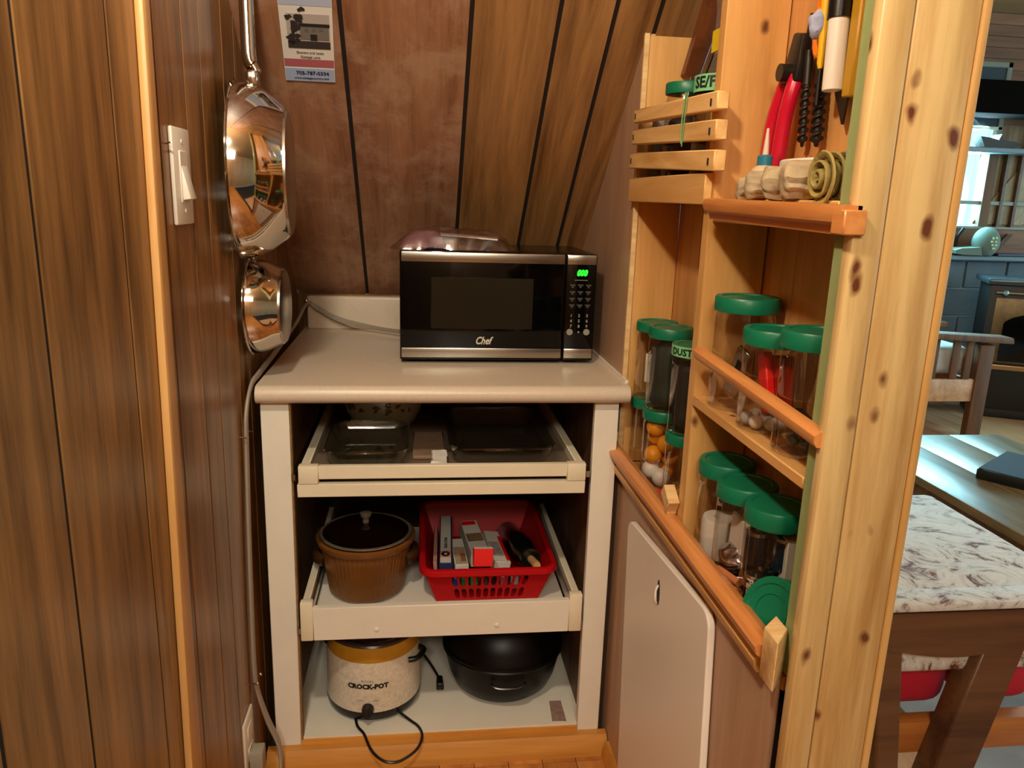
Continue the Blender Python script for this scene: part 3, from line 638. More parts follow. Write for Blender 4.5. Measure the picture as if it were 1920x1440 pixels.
# drill bits (twisted)
def drill(label, y0, z0, y1, z1, x, r):
    t = thing('drill_bit', label, 'drill bit', (x, y0, z0)); bm = BM(); n_ = 40
    p0 = Vector((x, y0, z0)); p1 = Vector((x, y1, z1)); d = (p1-p0); u = Vector((1, 0, 0)); w = d.normalized().cross(u)
    rings = []
    for i in range(n_+1):
        q = p0+d*i/n_; a0 = i*.55; rr = r*(1 if i < n_-4 else (n_-i)/5+.15)
        rings.append([bm.verts.new(q+(u*cos(a0+k*pi/5)+w*sin(a0+k*pi/5))*rr*(1 if k % 5 < 2 else .62)) for k in range(10)])
    for A, B in zip(rings[:-1], rings[1:]):
        for k_ in range(10): bm.faces.new((A[k_], A[(k_+1) % 10], B[(k_+1) % 10], B[k_]))
    bm.faces.new(rings[0][::-1]); bm.faces.new(rings[-1]); obj('flute', bm, BLK, t)
    bm = BM(); tube(bm, [p0-d.normalized()*.045, p0], r*.8, 10); obj('shank', bm, BLK, t)
drill('twisted dark drill bit hanging just right of the red pliers', 1.072, 1.432, 1.066, 1.350, .530, .0075)
drill('longer twisted drill bit hanging below the orange scissor handles', 1.031, 1.428, 1.026, 1.348, .530, .0095)
# scissors with orange handles
sc_ = thing('scissors', 'scissors with an orange looped handle hanging above the drill bits', 'scissors', (.532, 1.048, 1.49))
for (yc, zc, ry, rz) in ((1.048, 1.487, .012, .021), (1.046, 1.528, .013, .020)):
    bm = BM(); pts = [(.530, yc+ry*cos(a*pi/9), zc+rz*sin(a*pi/9)) for a in range(19)]; tube(bm, pts, .0045, 8, caps=False); obj('handle_loop', bm, plain('orange grip', '#f07f1e', .4), sc_)
bm = BM(); hexa(bm, [(.529, 1.044, 1.40), (.532, 1.044, 1.40), (.532, 1.047, 1.40), (.529, 1.047, 1.40), (.529, 1.040, 1.47), (.532, 1.040, 1.47), (.532, 1.052, 1.47), (.529, 1.052, 1.47)]); obj('blade', bm, BLK, sc_, sm=False)
# yellow marker
ym = thing('yellow_screwdriver', 'slim yellow-handled tool wrapped with a pale blue rag', 'screwdriver', (.522, 1.022, 1.50))
bm = BM(); tube(bm, [(.520, 1.020, 1.445), (.520, 1.021, 1.452), (.520, 1.022, 1.50), (.520, 1.024, 1.56), (.520, 1.024, 1.575)], [.003, .0045, .0062, .0072, .006], 12); obj('handle', bm, plain('yellow grip', '#e8b21a', .35), ym)
bm = BM(); tube(bm, [(.520, 1.020, 1.40), (.520, 1.020, 1.447)], .0026, 8); obj('shaft', bm, BLK, ym)
rg = BM(); sphere(rg, (.512, 1.026, 1.500), .013, 16, 10, (.8, .9, 1.3)); disp(rg, .004, 90, 2); tag(obj('blue_rag', rg, plain('pale blue rag', '#a8adc8', .85, bump=.5), org=(.512, 1.026, 1.50)), 'small pale blue rag knotted around the yellow tool', 'rag')
cg = thing('caulking_tube', 'white tube with a black cap hanging next to the green stud', 'tube', (.525, .985, 1.46))
bm = BM(); tube(bm, [(.522, .984, 1.414), (.522, .988, 1.500)], .0135, 20); obj('barrel', bm, WPLAS, cg)
bm = BM(); tube(bm, [(.522, .988, 1.499), (.522, .991, 1.575)], .0155, 20); obj('cap', bm, BLACK, cg)
bm = BM(); box(bm, .528, .542, .953, .974, 1.404, 1.53); bevel(bm, .002, 1); tag(obj('yellow_folding_ruler', bm, plain('mustard yellow', '#b98a1e', .5), org=(.535, .963, 1.404)), 'mustard yellow ruler hanging behind the white tube', 'ruler')
aw = thing('dark_awl', 'dark pointed trowel tip hanging below the white tube', 'trowel', (.534, .98, 1.41))
bm = BM(); hexa(bm, [(.531, .968, 1.372), (.534, .968, 1.372), (.534, .970, 1.372), (.531, .970, 1.372), (.531, .962, 1.413), (.534, .962, 1.413), (.534, 1.000, 1.420), (.531, 1.000, 1.420)]); obj('blade', bm, BLK, aw, sm=False)
# twine on slats, bag above slats
bm = BM(); tube(bm, smooth_path([(.4235, 1.263, 1.441), (.4225, 1.267, 1.41), (.4230, 1.271, 1.395), (.4225, 1.268, 1.37), (.4225, 1.264, 1.362)], 4), .0014, 6); tube(bm, smooth_path([(.4232, 1.252, 1.441), (.4225, 1.256, 1.41), (.4225, 1.260, 1.385), (.4225, 1.262, 1.358)], 4), .0009, 6)
tag(obj('green_twine', bm, plain('green twine', '#6f9a62', .8), org=(.423, 1.26, 1.40)), 'thin green twine hanging over the top two slats', 'twine')
bg_ = thing('hanging_packet', 'clear bag with a yellow label hanging above the slats beside the upright', 'bag', (.475, 1.23, 1.50))
bm = BM(); box(bm, .462, .486, 1.205, 1.262, 1.490, 1.72); bmesh.ops.subdivide_edges(bm, edges=bm.edges[:], cuts=6, use_grid_fill=True); disp(bm, .006, 35, 3); obj('film', bm, BAG, bg_)
bm = BM(); box(bm, .4575, .459, 1.206, 1.258, 1.500, 1.532); obj('yellow_label', bm, plain('yellow label', '#e0c01c', .5), bg_, sm=False)
bm = BM(); tube(bm, [(.470, 1.215, 1.545), (.470, 1.222, 1.62)], .005, 8); obj('red_item', bm, REDB, bg_)
bm = BM(); tube(bm, [(.470, 1.235, 1.53), (.470, 1.242, 1.60)], .004, 8); obj('inner_item', bm, CHROME2, bg_)
bm = BM(); box(bm, .462, .50, 1.540, 1.578, 1.286, 1.452); bevel(bm, .01, 3); tag(obj('grey_pouch', bm, plain('grey pouch', '#8b8078', .6, var=.4, vscale=40), org=(.48, 1.56, 1.286)), 'grey pouch behind the slats at the far left', 'pouch')
blob('dark_bundle', 'dark crumpled bundle behind the lowest slat in the middle', 'cloth', (.480, 1.385, 1.286), .032, .10, plain('mottled cloth', '#4c3c30', .8, var=.5, vscale=60), 12, .004)

# ------------------------------------------------------------------ cutting board on the right wall
cbt = thing('cutting_board', 'large white cutting board hanging tilted on the lower right wall', 'cutting board', (.438, 1.2, .02))
def rrect(w, h, r, n_=5, skip=()):
    out = []
    for (cx, cy, a0) in ((w/2-r, h/2-r, 0), (-w/2+r, h/2-r, 90), (-w/2+r, -h/2+r, 180), (w/2-r, -h/2+r, 270)):
        for k_ in range(n_+1):
            a = radians(a0+90*k_/n_); out.append((cx+r*cos(a), cy+r*sin(a)))
    return out
Mcb = Matrix.Translation((.437, 1.188, .355)) @ Matrix.Rotation(radians(-5.2), 4, 'X')
bm = BM(); o_ = rrect(.452, .60, .028)
prism(bm, o_, lambda u, v, t: tuple(Mcb @ Vector((t, u, v))), -.006, .006); bevel_edges = None
cb_o = obj('board', bm, LIGHTCUT, cbt)
md = cb_o.modifiers.new('b', 'BEVEL'); md.width = .0025; md.segments = 2; md.limit_method = 'ANGLE'
bm = BM(); prism(bm, [(.010*cos(a*pi/8)*(1), .030*sin(a*pi/8)) for a in range(16)], lambda u, v, t: tuple(Mcb @ Vector((t, u*.7+.010, v*.8+.232))), -.0066, -.0058); obj('grip_slot', bm, INK, cbt, sm=False)
bm = BM(); tube(bm, smooth_path([tuple(Mcb @ Vector(p)) for p in ((.004, .012, .252), (-.010, .010, .240), (-.013, .006, .222), (-.009, .010, .212))], 4), .0022, 8); obj('hook', bm, WPLAS, cbt)

# ------------------------------------------------------------------ microwave
mw = thing('microwave', 'black and steel countertop microwave with green clock display', 'microwave', (.185, 1.75, .890))
X0, X1, Y0, Y1, ZA, ZB = -.042, .409, 1.765, 2.045, .899, 1.148
bm = BM(); box(bm, X0, X1, Y0, Y1, ZA, ZB); bevel(bm, .006, 3); obj('casing', bm, plain('dark brown casing', '#16100d', .22), mw)
for x in (X0+.04, X1-.04):
    for y in (Y0+.03, Y1-.03):
        bm = BM(); lathe(bm, [(0, -.0095), (.012, -.0095), (.014, .002), (0, .002)], 16, (x, y, ZA)); obj('foot', bm, BLACK, mw)
XD = .335
bm = BM(); box(bm, X0, XD-.0015, 1.750, 1.764, ZA, ZB); bevel(bm, .004, 2); dr = obj('door', bm, BGLASS, mw)
bm = BM(); box(bm, XD+.0015, X1, 1.750, 1.764, ZA, ZB); bevel(bm, .004, 2); cp = obj('control_panel', bm, BGLASS, mw)
for z0, z1 in ((1.124, 1.146), (.905, .928)):
    bm = BM(); box(bm, X0+.003, XD-.003, 1.7465, 1.752, z0, z1); bevel(bm, .002, 2); obj('steel_strip', bm, STEEL, dr)
    bm = BM(); box(bm, XD+.003, X1-.003, 1.7465, 1.752, z0, z1); bevel(bm, .002, 2); obj('steel_strip', bm, STEEL, cp)
bm = BM(); box(bm, .028, .262, 1.7485, 1.7505, .972, 1.090); bevel(bm, .0008, 1); obj('window', bm, MWIN, dr)
Mt = lambda x, z, y=1.7495: frameM((x, y, z), (1, 0, 0), (0, 0, 1))
text('lettering', 'Chef', .024, CREAMT, Mt(.148, .9445), dr, shear=.35, bold=.0006, xs=.78)
text('clock_digits', '000', .0185, emit('green led', '#18ff20', 2.2), Mt(.3735, 1.1045), cp, shear=.25, bold=.0011, xs=.85)
BTN = plain('button print', '#8f8a80', .5)
bm = BM(); box(bm, .357, .388, 1.7488, 1.7496, 1.088, 1.0892); obj('printed_line', bm, BTN, cp, sm=False)
random.seed(2)
for r in range(4):
    for c in range(3):
        x = .353+c*.0187; z = 1.077-r*.0155; bm = BM(); box(bm, x-.0065, x+.0065, 1.7490, 1.7496, z, z+.0014); box(bm, x-.004, x+.005, 1.7490, 1.7496, z-.0026, z-.0014); box(bm, x-.002, x+.002, 1.7490, 1.7496, z-.006, z-.0042)
        obj('button_legend', bm, plain('dim legend', '#5c5850', .6) if r == c == 0 else bpy.data.materials['dim legend'], cp, sm=False)
for r in range(3):
    for c in range(3):
        text('key_digit', str(r*3+c+1), .0095, BTN, Mt(.353+c*.0187, 1.006-r*.0125), cp, bold=.0003)
for x, s_ in ((.351, 1), (.372, .3), (.391, 1)):
    bm = BM(); lathe(bm, [(0, 0), (.0075*s_, 0), (.0075*s_, .0008), (0, .0008)], 20, M=frameM((x, 1.7500, .9675), (1, 0, 0), (0, 0, 1))); obj('round_key', bm, BTN, cp)
# plastic bag on top
pb = thing('plastic_bag', 'crumpled clear plastic bag with dark and pink things on the microwave', 'bag', (.07, 1.84, 1.149))
def pillow(x0, x1, y0, y1, z0, h, seed, amp, fx=1.0, cuts=14):
    bm = BM(); bmesh.ops.create_grid(bm, x_segments=cuts*2, y_segments=cuts, size=1)
    for v in bm.verts:
        u, w = v.co.x, v.co.y; hh = h*(1-abs(u)**3.5)*(1-abs(w)**3)
        v.co = Vector((x0+(x1-x0)*(u+1)/2, y0+(y1-y0)*(w+1)/2, z0+hh+.001))
    g_ = bmesh.ops.extrude_face_region(bm, geom=bm.faces[:])
    for v in [e for e in g_['geom'] if isinstance(e, bmesh.types.BMVert)]: v.co.z = z0
    disp(bm, amp, 30, seed)
    for v in bm.verts: v.co.z = max(v.co.z, z0)
    bmesh.ops.recalc_face_normals(bm, faces=bm.faces); return bm
obj('film', pillow(-.062, .222, 1.765, 1.90, 1.1490, .046, 2, .010), BAG, pb)
bm = pillow(-.02, .205, 1.785, 1.885, 1.1495, .024, 5, .006); obj('dark_contents', bm, plain('dark contents', '#5a525a', .4, var=.6, vscale=40), pb)
bm = pillow(-.045, .07, 1.785, 1.88, 1.151, .036, 7, .005); obj('pink_contents', bm, plain('pink contents', '#b5838a', .5, var=.4, vscale=30), pb)
bm = BM(); hexa(bm, [(.05, 1.79, 1.180), (.18, 1.785, 1.172), (.19, 1.87, 1.172), (.05, 1.87, 1.180), (.05, 1.79, 1.183), (.18, 1.785, 1.175), (.19, 1.87, 1.175), (.05, 1.87, 1.183)]); obj('white_sheet', bm, PAPER, pb, sm=False)

# power cord along the backsplash, down the wall to the outlet
cord = thing('power_cord', 'flat grey power cord running from the microwave down the left wall', 'cord', (-.33, 1.55, .3))
for i, d_ in enumerate((0, .007, .014)):
    P = [(-.05, 2.08, .905+d_*.2), (-.13, 2.14, .905+d_*.4), (-.22, 2.17, .920+d_*.6), (-.285, 2.185, .952+d_*.5), (-.305, 2.17, .968), (-.318, 2.05, .935-d_*.3), (-.320, 1.93, .920+d_*.4), (-.322-.001*i, 1.74, .908+d_*.5), (-.326, 1.60, .898+d_*.5), (-.332, 1.545, .885+d_*.4), (-.336, 1.512-d_*.6, .84), (-.337, 1.505-d_*.9, .76), (-.337, 1.487-d_*.9, .60), (-.337, 1.475-d_*.9, .45), (-.337, 1.470-d_*.9, .30), (-.334, 1.478-d_*.8, .24), (-.320, 1.494-d_, .16), (-.300, 1.500-d_, .09), (-.296, 1.480-d_, .035), (-.305, 1.44-d_, .010), (-.318, 1.40, .03), (-.322, 1.385, .07+d_*.3)]
    bm = BM(); tube(bm, smooth_path(P, 6), .0034, 8); obj('strand', bm, GREYP, cord)
bm = BM(); sphere(bm, (-.308, 2.172, .974), .006, sc=(1, .6, 1)); tube(bm, [(-.308, 2.172, .974), (-.308, 2.205, .974)], .0025, 6); obj('cable_clip', bm, CHROME2, cord)
for y in (1.455, 1.487):
    bm = BM(); tube(bm, [(XL, y, .272), (-.330, y-.002, .274)], .0018, 6); sphere(bm, (-.330, y-.002, .274), .0032, 8, 6); obj('nail', bm, CHROME, cord)
for y in (1.48, 1.522):
    bm = BM(); tube(bm, [(XL, y, .80), (-.329, y-.001, .80)], .0016, 6); obj('nail', bm, CHROME, cord)

# ------------------------------------------------------------------ outlet and switch
ou = thing('wall_outlet', 'white outlet plate low on the left wall with a grey plug', 'outlet', (XL, 1.40, .18))
bm = BM(); box(bm, XL, XL+.006, 1.365, 1.440, .12, .238); bevel(bm, .003, 2); obj('plate', bm, WPLAS, ou)
for z in (.155, .203):
    bm = BM(); box(bm, XL+.006, XL+.008, 1.384, 1.420, z-.014, z+.014); bevel(bm, .0008, 1); obj('socket', bm, WPLAS, ou)
bm = BM(); box(bm, XL+.008, XL+.034, 1.378, 1.412, .120, .165); bevel(bm, .003, 2); tag(obj('grey_plug', bm, GREY2, org=(XL+.02, 1.395, .12)), 'grey plug pushed into the white wall outlet', 'plug')
sw = thing('light_switch', 'white rocker light switch plate on the left paneled wall', 'switch', (XL, 1.2, 1.29))
bm = BM(); box(bm, XL, XL+.0065, 1.163, 1.245, 1.216, 1.352); bevel(bm, .003, 2); obj('plate', bm, WPLAS, sw)
bm = BM(); box(bm, XL+.006, XL+.0085, 1.186, 1.222, 1.248, 1.320); bevel(bm, .0008, 1); obj('rocker_frame', bm, WPLAS, sw)
bm = BM(); hexa(bm, [(XL+.006, 1.189, 1.251), (XL+.019, 1.189, 1.253), (XL+.019, 1.219, 1.253), (XL+.006, 1.219, 1.251), (XL+.006, 1.189, 1.300), (XL+.0085, 1.189, 1.300), (XL+.0085, 1.219, 1.300), (XL+.006, 1.219, 1.300)]); bevel(bm, .0015, 2); obj('rocker', bm, WPLAS, sw)
for z in (1.236, 1.333):
    bm = BM(); M_ = Matrix.Translation((XL+.0065, 1.204, z)) @ Matrix.Rotation(pi/2, 4, 'Y'); lathe(bm, [(0, .001), (.003, .001), (.0035, 0)], 12, M=M_); obj('screw', bm, WPLAS, sw)
# a finishing nail near the switch
bm = BM(); tube(bm, [(XL, 1.155, 1.327), (XL+.008, 1.150, 1.329)], .0013, 6); tag(obj('bent_nail', bm, CHROME2, org=(XL, 1.155, 1.327)), 'small nail in the wall left of the light switch', 'nail')

# ------------------------------------------------------------------ pans on the left wall
def pan(label, c, r, depth, handle, hk=None, tilt=0, br=.80):
    t = thing('steel_pan', label, 'pan', c, local=True); t.rotation_euler = (0, 0, tilt)
    # axis along +x: rim at x=0, base at x=depth
    w = .0018
    po = [(r+.004, 0), (r+.004, .002), (r, .004), (r*.995, depth*.15), (r*.97, depth*.35), (r*.925, depth*.58), (r*(br*.4+.53), depth*.80), (r*(br*.7+.25), depth*.95), (r*br, depth), (0, depth)]
    pi_ = [(0, depth-w), (r*br-w, depth-w), (r*(br*.7+.25)-w, depth*.95-w), (r*(br*.4+.53)-w, depth*.8-w), (r*.925-w, depth*.58-w), (r*.97-w, depth*.35-w), (r*.99-w, depth*.15), (r-w, .002), (r+.001, 0)]
    M_ = Matrix.Rotation(pi/2, 4, 'Y')
    bm = BM(); lathe(bm, po+pi_, 72, M=M_); obj('bowl', bm, CHROME, t)
    bm = BM(); lathe(bm, [(r*(br-.04), depth), (r*(br-.04), depth+.004), (r*(br-.07), depth+.005), (0, depth+.005)], 64, M=M_); obj('base_disc', bm, CHROME2, t)
    if handle:
        bm = BM(); zt = r+.002
        x = .030; box(bm, x-.010, x+.012, -.014, .014, zt-.012, zt+.018); bevel(bm, .006, 3); obj('bracket', bm, CHROME, t)
        bm = BM(); x -= .004; pts = [(x+.004, 0, zt+.004), (x+.012, 0, zt+.014), (x+.008, 0, zt+.024), (x+.001, 0, zt+.036), (x, .001, zt+.08), (x, .001, zt+.13), (x, .001, zt+.166)]
        tube(bm, smooth_path(pts, 5), [.007]*6+[.009]*6+[.0130]*19, 20, flat=1.0); obj('handle', bm, CHROME, t)
    else:
        bm = BM(); zt = r+.004; box(bm, .004, .012, -.012, .012, zt-.014, zt+.022); bevel(bm, .003, 2); obj('bracket', bm, CHROME, t)
        bm = BM(); tube(bm, [(.008, 0, zt+.005), (.012, 0, zt+.020), (.010, 0, zt+.026)], [.006, .006, .003], 12); obj('handle', bm, CHROME, t)
    return t
pan('large polished steel saute pan hanging by its long handle on the left wall', (-.330, 1.528, 1.300), .158, .088, True, tilt=radians(4), br=.74)
pan('smaller polished steel pan hanging below the large one on the left wall', (-.334, 1.603, 1.040), .096, .062, False)

# ------------------------------------------------------------------ card on the sloped ceiling
cd = thing('calendar_card', 'white advertising card with a house photo stuck on the sloping ceiling', 'card', (-.21, 1.65, roofz(1.65)-.01))
sx, sy = Vector((.997, .02, -.02)).normalized(), Vector((0, -1, .906)).normalized()
# card frame: origin at its lower left corner
Oc = Vector((-.268, 1.711, roofz(1.711)))-n*.002
def cpt(u, v, d=0): return tuple(Oc+Vector((1, 0, 0))*(u+v*.055)+sy*v-n*d)
def cquad(nm, u0, u1, v0, v1, d, m, th=.0004):
    bm = BM(); hexa(bm, [cpt(u0, v0, d), cpt(u1, v0, d), cpt(u1, v1, d), cpt(u0, v1, d), cpt(u0, v0, d+th), cpt(u1, v0, d+th), cpt(u1, v1, d+th), cpt(u0, v1, d+th)])
    bmesh.ops.recalc_face_normals(bm, faces=bm.faces); return obj(nm, bm, m, cd, sm=False)
cquad('sheet', 0, .098, 0, .275, 0, PAPER)
cquad('blue_band', .001, .097, .001, .032, .0005, plain('card blue', '#a8b8d8', .6)); cquad('red_band', .001, .097, .036, .054, .0005, plain('card red', '#b5606a', .6))
cquad('sky_band', .001, .097, .172, .25, .0005, plain('card pale blue', '#b4bed4', .6))
cquad('photo', .012, .092, .080, .155, .0005, plain('photo grey', '#b8aea6', .6))
for q in ((.012, .092, .080, .096, '#3a322e'), (.036, .090, .100, .128, '#7c736c'), (.034, .092, .128, .135, '#26201e'), (.020, .026, .090, .140, '#2e2826'), (.055, .068, .098, .112, '#2e2826'), (.040, .090, .1255, .129, '#1e1a18'), (.044, .052, .116, .124, '#d8d0c8'), (.058, .066, .116, .124, '#d8d0c8'), (.072, .080, .116, .124, '#d8d0c8')):
    cquad('photo_shape', q[0], q[1], q[2], q[3], .0012, plain('print '+q[4], q[4], .6))
random.seed(4); tr = bpy.data.materials['print #2e2826']
for i in range(16):
    u = random.uniform(.012, .042); v = random.uniform(.118, .166) if i > 4 else random.uniform(.09, .12); u = min(u, .030) if v < .13 else u
    pts = [(u+random.uniform(.004, .009)*cos(a*pi/4), v+random.uniform(.003, .008)*sin(a*pi/4)) for a in range(8)]
    bm = BM(); prism(bm, pts, lambda a, b__, t: cpt(a, b__, t), .0010+i*.00001, .0016+i*.00001); obj('tree_print', bm, tr, cd, sm=False)
Mc = lambda u, v: frameM(cpt(u, v, .0014), (1, 0, 0), sy)
text('lettering', '705-787-0334', .0115, NAVY, Mc(.054, .021), cd, bold=.0002); text('lettering', 'www.cottagecountry.com', .0066, NAVY, Mc(.052, .009), cd)
text('lettering', 'Owners and hosts', .007, plain('grey ink', '#6c645c', .6), Mc(.052, .070), cd); text('lettering', 'Cottage Lane', .007, bpy.data.materials['grey ink'], Mc(.052, .060), cd)

# ------------------------------------------------------------------ dishes on the top tray
ZT = .7005
def dish(label, x0, x1, y0, y1, h):
    cx, cy = (x0+x1)/2, (y0+y1)/2; w, d = x1-x0, y1-y0
    t = thing('glass_dish', label, 'dish', (cx, cy, ZT)); bm = BM(); rings = []
    for (s, z, rr) in ((.80, .0, .03), (.86, .004, .03), (.93, h*.6, .03), (.96, h-.004, .03), (1.0, h-.003, .034), (1.0, h, .034), (.95, h, .03), (.92, h*.6, .03), (.84, .007, .03), (.75, .005, .03)):
        rings.append([bm.verts.new((cx+u, cy+v, ZT+z)) for u, v in rrect(w*s, d*s, rr, 5)])
    for A, B in zip(rings[:-1], rings[1:]):
        for k_ in range(len(A)): bm.faces.new((A[k_], A[(k_+1) % len(A)], B[(k_+1) % len(A)], B[k_]))
    bm.faces.new(rings[0][::-1]); bm.faces.new(rings[-1]); obj('glass_body', bm, GLASS, t)
    for s_ in (-1, 1):
        bm = BM(); box(bm, cx-.04, cx+.04, cy+s_*d*.5-.006, cy+s_*d*.5+.006, ZT+h-.005, ZT+h); bevel(bm, .002, 1); obj('handle', bm, GLASS, t)
dish('clear glass baking dish on the left of the top sliding tray', -.200, -.020, 1.56, 1.795, .040)
dish('larger clear glass baking dish on the right of the top sliding tray', .065, .300, 1.56, 1.90, .045)
bw = thing('casserole_bowl', 'white casserole bowl with a floral band at the back of the top tray', 'bowl', (-.088, 1.922, ZT), local=True)
bm = BM(); lathe(bm, [(0, 0), (.070, 0), (.080, .006), (.094, .035), (.103, .075), (.108, .105), (.112, .108), (.110, .110), (.105, .108), (.098, .07), (.088, .03), (.074, .008), (0, .006)], 48); obj('body', bm, plain('pale blue white glass', '#c9d6d4', .2), bw)
FL1 = plain('leaf print', '#5a6440', .5); FL2 = plain('rust print', '#7a5040', .5)
random.seed(9)
for i in range(26):
    a = radians(random.uniform(215, 325)); z = random.uniform(.050, .084); r = .0955+(z-.035)*.195+.0007
    bm = BM(); s_ = random.uniform(.005, .011); M_ = Matrix.Translation((r*cos(a), r*sin(a), z)) @ Matrix.Rotation(a, 4, 'Z') @ Matrix.Rotation(random.uniform(0, 3), 4, 'X') @ Matrix.Diagonal((.12, 1, .55, 1))
    bmesh.ops.create_icosphere(bm, subdivisions=1, radius=s_, matrix=M_); obj('painted_leaf', bm, FL1 if i % 3 else FL2, bw)
bm = BM(); box(bm, -.012, .060, 1.62, 1.80, ZT, ZT+.010); bevel(bm, .003, 1); tag(obj('wooden_trivet', bm, plain('tan cork', '#8f7359', .8, var=.2, vscale=30), org=(.02, 1.7, ZT)), 'flat tan trivet between the two glass dishes', 'trivet')
bm = BM(); box(bm, .030, .062, 1.56, 1.63, ZT, ZT+.018); bmesh.ops.subdivide_edges(bm, edges=bm.edges[:], cuts=4, use_grid_fill=True); disp(bm, .006, 60, 3)
for v in bm.verts: v.co.z = max(v.co.z, ZT+.0105 if v.co.x < .061 and v.co.y > 1.615 else ZT)
tag(obj('crumpled_paper', bm, PAPER, org=(.045, 1.6, ZT)), 'crumpled white paper beside the right glass dish', 'paper')

# ------------------------------------------------------------------ middle tray: brown slow cooker pot, red basket
ZM = .3445
bp_ = thing('brown_crock', 'brown ribbed stoneware crock with smoked glass lid on the middle tray', 'crock', (-.122, 1.712, ZM), local=True)
def rib(rr, z, a): return rr*(1+.024*abs(cos(a*30))) if .012 < z < .122 and rr > .07 else rr
pr = [(0, .002), (.068, 0), (.080, .004), (.087, .014)]+[(.087+.016*(k/8)**1.2, .014+.105*k/8) for k in range(1, 9)]+[(.104, .124), (.112, .128), (.1155, .134), (.1155, .142), (.110, .146), (.104, .143), (.100, .130), (.094, .06), (.08, .015), (0, .012)]
bm = BM(); lathe(bm, pr, 256, fn=rib); obj('body', bm, BROWNC, bp_)
for s_ in (-1, 1):
    bm = BM(); pts = [(s_*(.094), -.035, .092), (s_*.110, -.025, .096), (s_*.116, 0, .098), (s_*.110, .025, .096), (s_*.094, .035, .092)]; tube(bm, smooth_path(pts, 4), .010, 10, flat=1.6); obj('handle', bm, plain('dark brown handle', '#3a2312', .3) if s_ < 0 else bpy.data.materials['dark brown handle'], bp_)
bm = BM(); lathe(bm, [(.104, .145), (.106, .149), (.098, .150), (.088, .156), (.06, .166), (.03, .171), (0, .172)], 64); ld = obj('glass_lid', bm, SMOKE, bp_)
bm = BM(); lathe(bm, [(.100, .1475), (.1065, .1475), (.1065, .1505), (.100, .1505)], 64, closed=True); obj('rim', bm, plain('lid rim glint', '#9a8a78', .1, .5), ld)  # pale rim colour paints a highlight ring on the glass lid
bm = BM(); lathe(bm, [(.008, .171), (.007, .180), (.013, .188), (.014, .195), (.008, .198), (0, .198)], 24); obj('knob', bm, plain('smoked knob', '#7a6c60', .1, coat=.4), ld)

bk = thing('red_basket', 'red plastic basket with slotted sides holding kitchen boxes', 'basket', (.165, 1.80, ZM))
xb0, xb1, yb0, yb1 = .045, .280, 1.632, 1.985; xt0, xt1, yt0, yt1 = .016, .312, 1.612, 2.015; HB = .088
def bpnt(face, s, t):       # s along, t up 0..1
    x0 = xb0+(xt0-xb0)*t; x1 = xb1+(xt1-xb1)*t; y0 = yb0+(yt0-yb0)*t; y1 = yb1+(yt1-yb1)*t; z = ZM+.002+HB*t
    return {'f': (x0+(x1-x0)*s, y0, z), 'b': (x1-(x1-x0)*s, y1, z), 'l': (x0, y1-(y1-y0)*s, z), 'r': (x1, y0+(y1-y0)*s, z)}[face]
def perf(face, cols, rows, s0, s1, tb):
    bm = BM()
    def q(a, b_, c, d): bm.faces.new([bm.verts.new(bpnt(face, *p)) for p in (a, b_, c, d)])
    q((0, 0), (s0, 0), (s0, 1), (0, 1)); q((s1, 0), (1, 0), (1, 1), (s1, 1)); q((s0, 0), (s1, 0), (s1, tb[0]), (s0, tb[0])); q((s0, tb[-1]), (s1, tb[-1]), (s1, 1), (s0, 1))
    for r in range(rows):
        t0, t1 = tb[r], tb[r+1]
        for c in range(cols):
            a0 = s0+(s1-s0)*c/cols; a1 = s0+(s1-s0)*(c+1)/cols; ac, tc_ = (a0+a1)/2, (t0+t1)/2; ra, rt2 = (a1-a0)*.34, (t1-t0)*.42
            hole = [(ac+ra*x, tc_+rt2*y) for x, y in ((1, -.55), (1, .55), (.6, .9), (0, 1), (-.6, .9), (-1, .55), (-1, -.55), (-.6, -.9), (0, -1), (.6, -.9))]
            hv = [bm.verts.new(bpnt(face, *p)) for p in hole]; cv = [bm.verts.new(bpnt(face, *p)) for p in ((a1, t0), (a1, t1), (a0, t1), (a0, t0))]
            bm.faces.new((cv[0], cv[1], hv[1], hv[0])); bm.faces.new((cv[1], hv[3], hv[2], hv[1])); bm.faces.new((cv[1], cv[2], hv[3])); bm.faces.new((cv[2], hv[5], hv[4], hv[3]))
            bm.faces.new((cv[2], cv[3], hv[6], hv[5])); bm.faces.new((cv[3], hv[8], hv[7], hv[6])); bm.faces.new((cv[3], cv[0], hv[8])); bm.faces.new((cv[0], hv[0], hv[9], hv[8]))
    bmesh.ops.remove_doubles(bm, verts=bm.verts, dist=1e-5); bmesh.ops.recalc_face_normals(bm, faces=bm.faces)
    o = obj('slotted_wall', bm, RED, bk, sm=False); md = o.modifiers.new('s', 'SOLIDIFY'); md.thickness = .002; md.offset = 0
tb = [.08, .46, .84]
perf('f', 10, 2, .18, .84, tb)
for fc in 'blr':
    bm = BM(); bm.faces.new([bm.verts.new(bpnt(fc, *p)) for p in ((0, 0), (1, 0), (1, 1), (0, 1))]); o = obj('side_wall', bm, RED, bk, sm=False); md = o.modifiers.new('s', 'SOLIDIFY'); md.thickness = .002; md.offset = 0
bm = BM(); box(bm, xb0, xb1, yb0, yb1, ZM, ZM+.003); obj('bottom', bm, RED, bk, sm=False)
bm = BM(); ring = [Vector(((xt0+xt1)/2+u, (yt0+yt1)/2+v, ZM+.002+HB)) for u, v in rrect(xt1-xt0+.008, yt1-yt0+.008, .03, 6)]
rv = []
nr = len(ring)
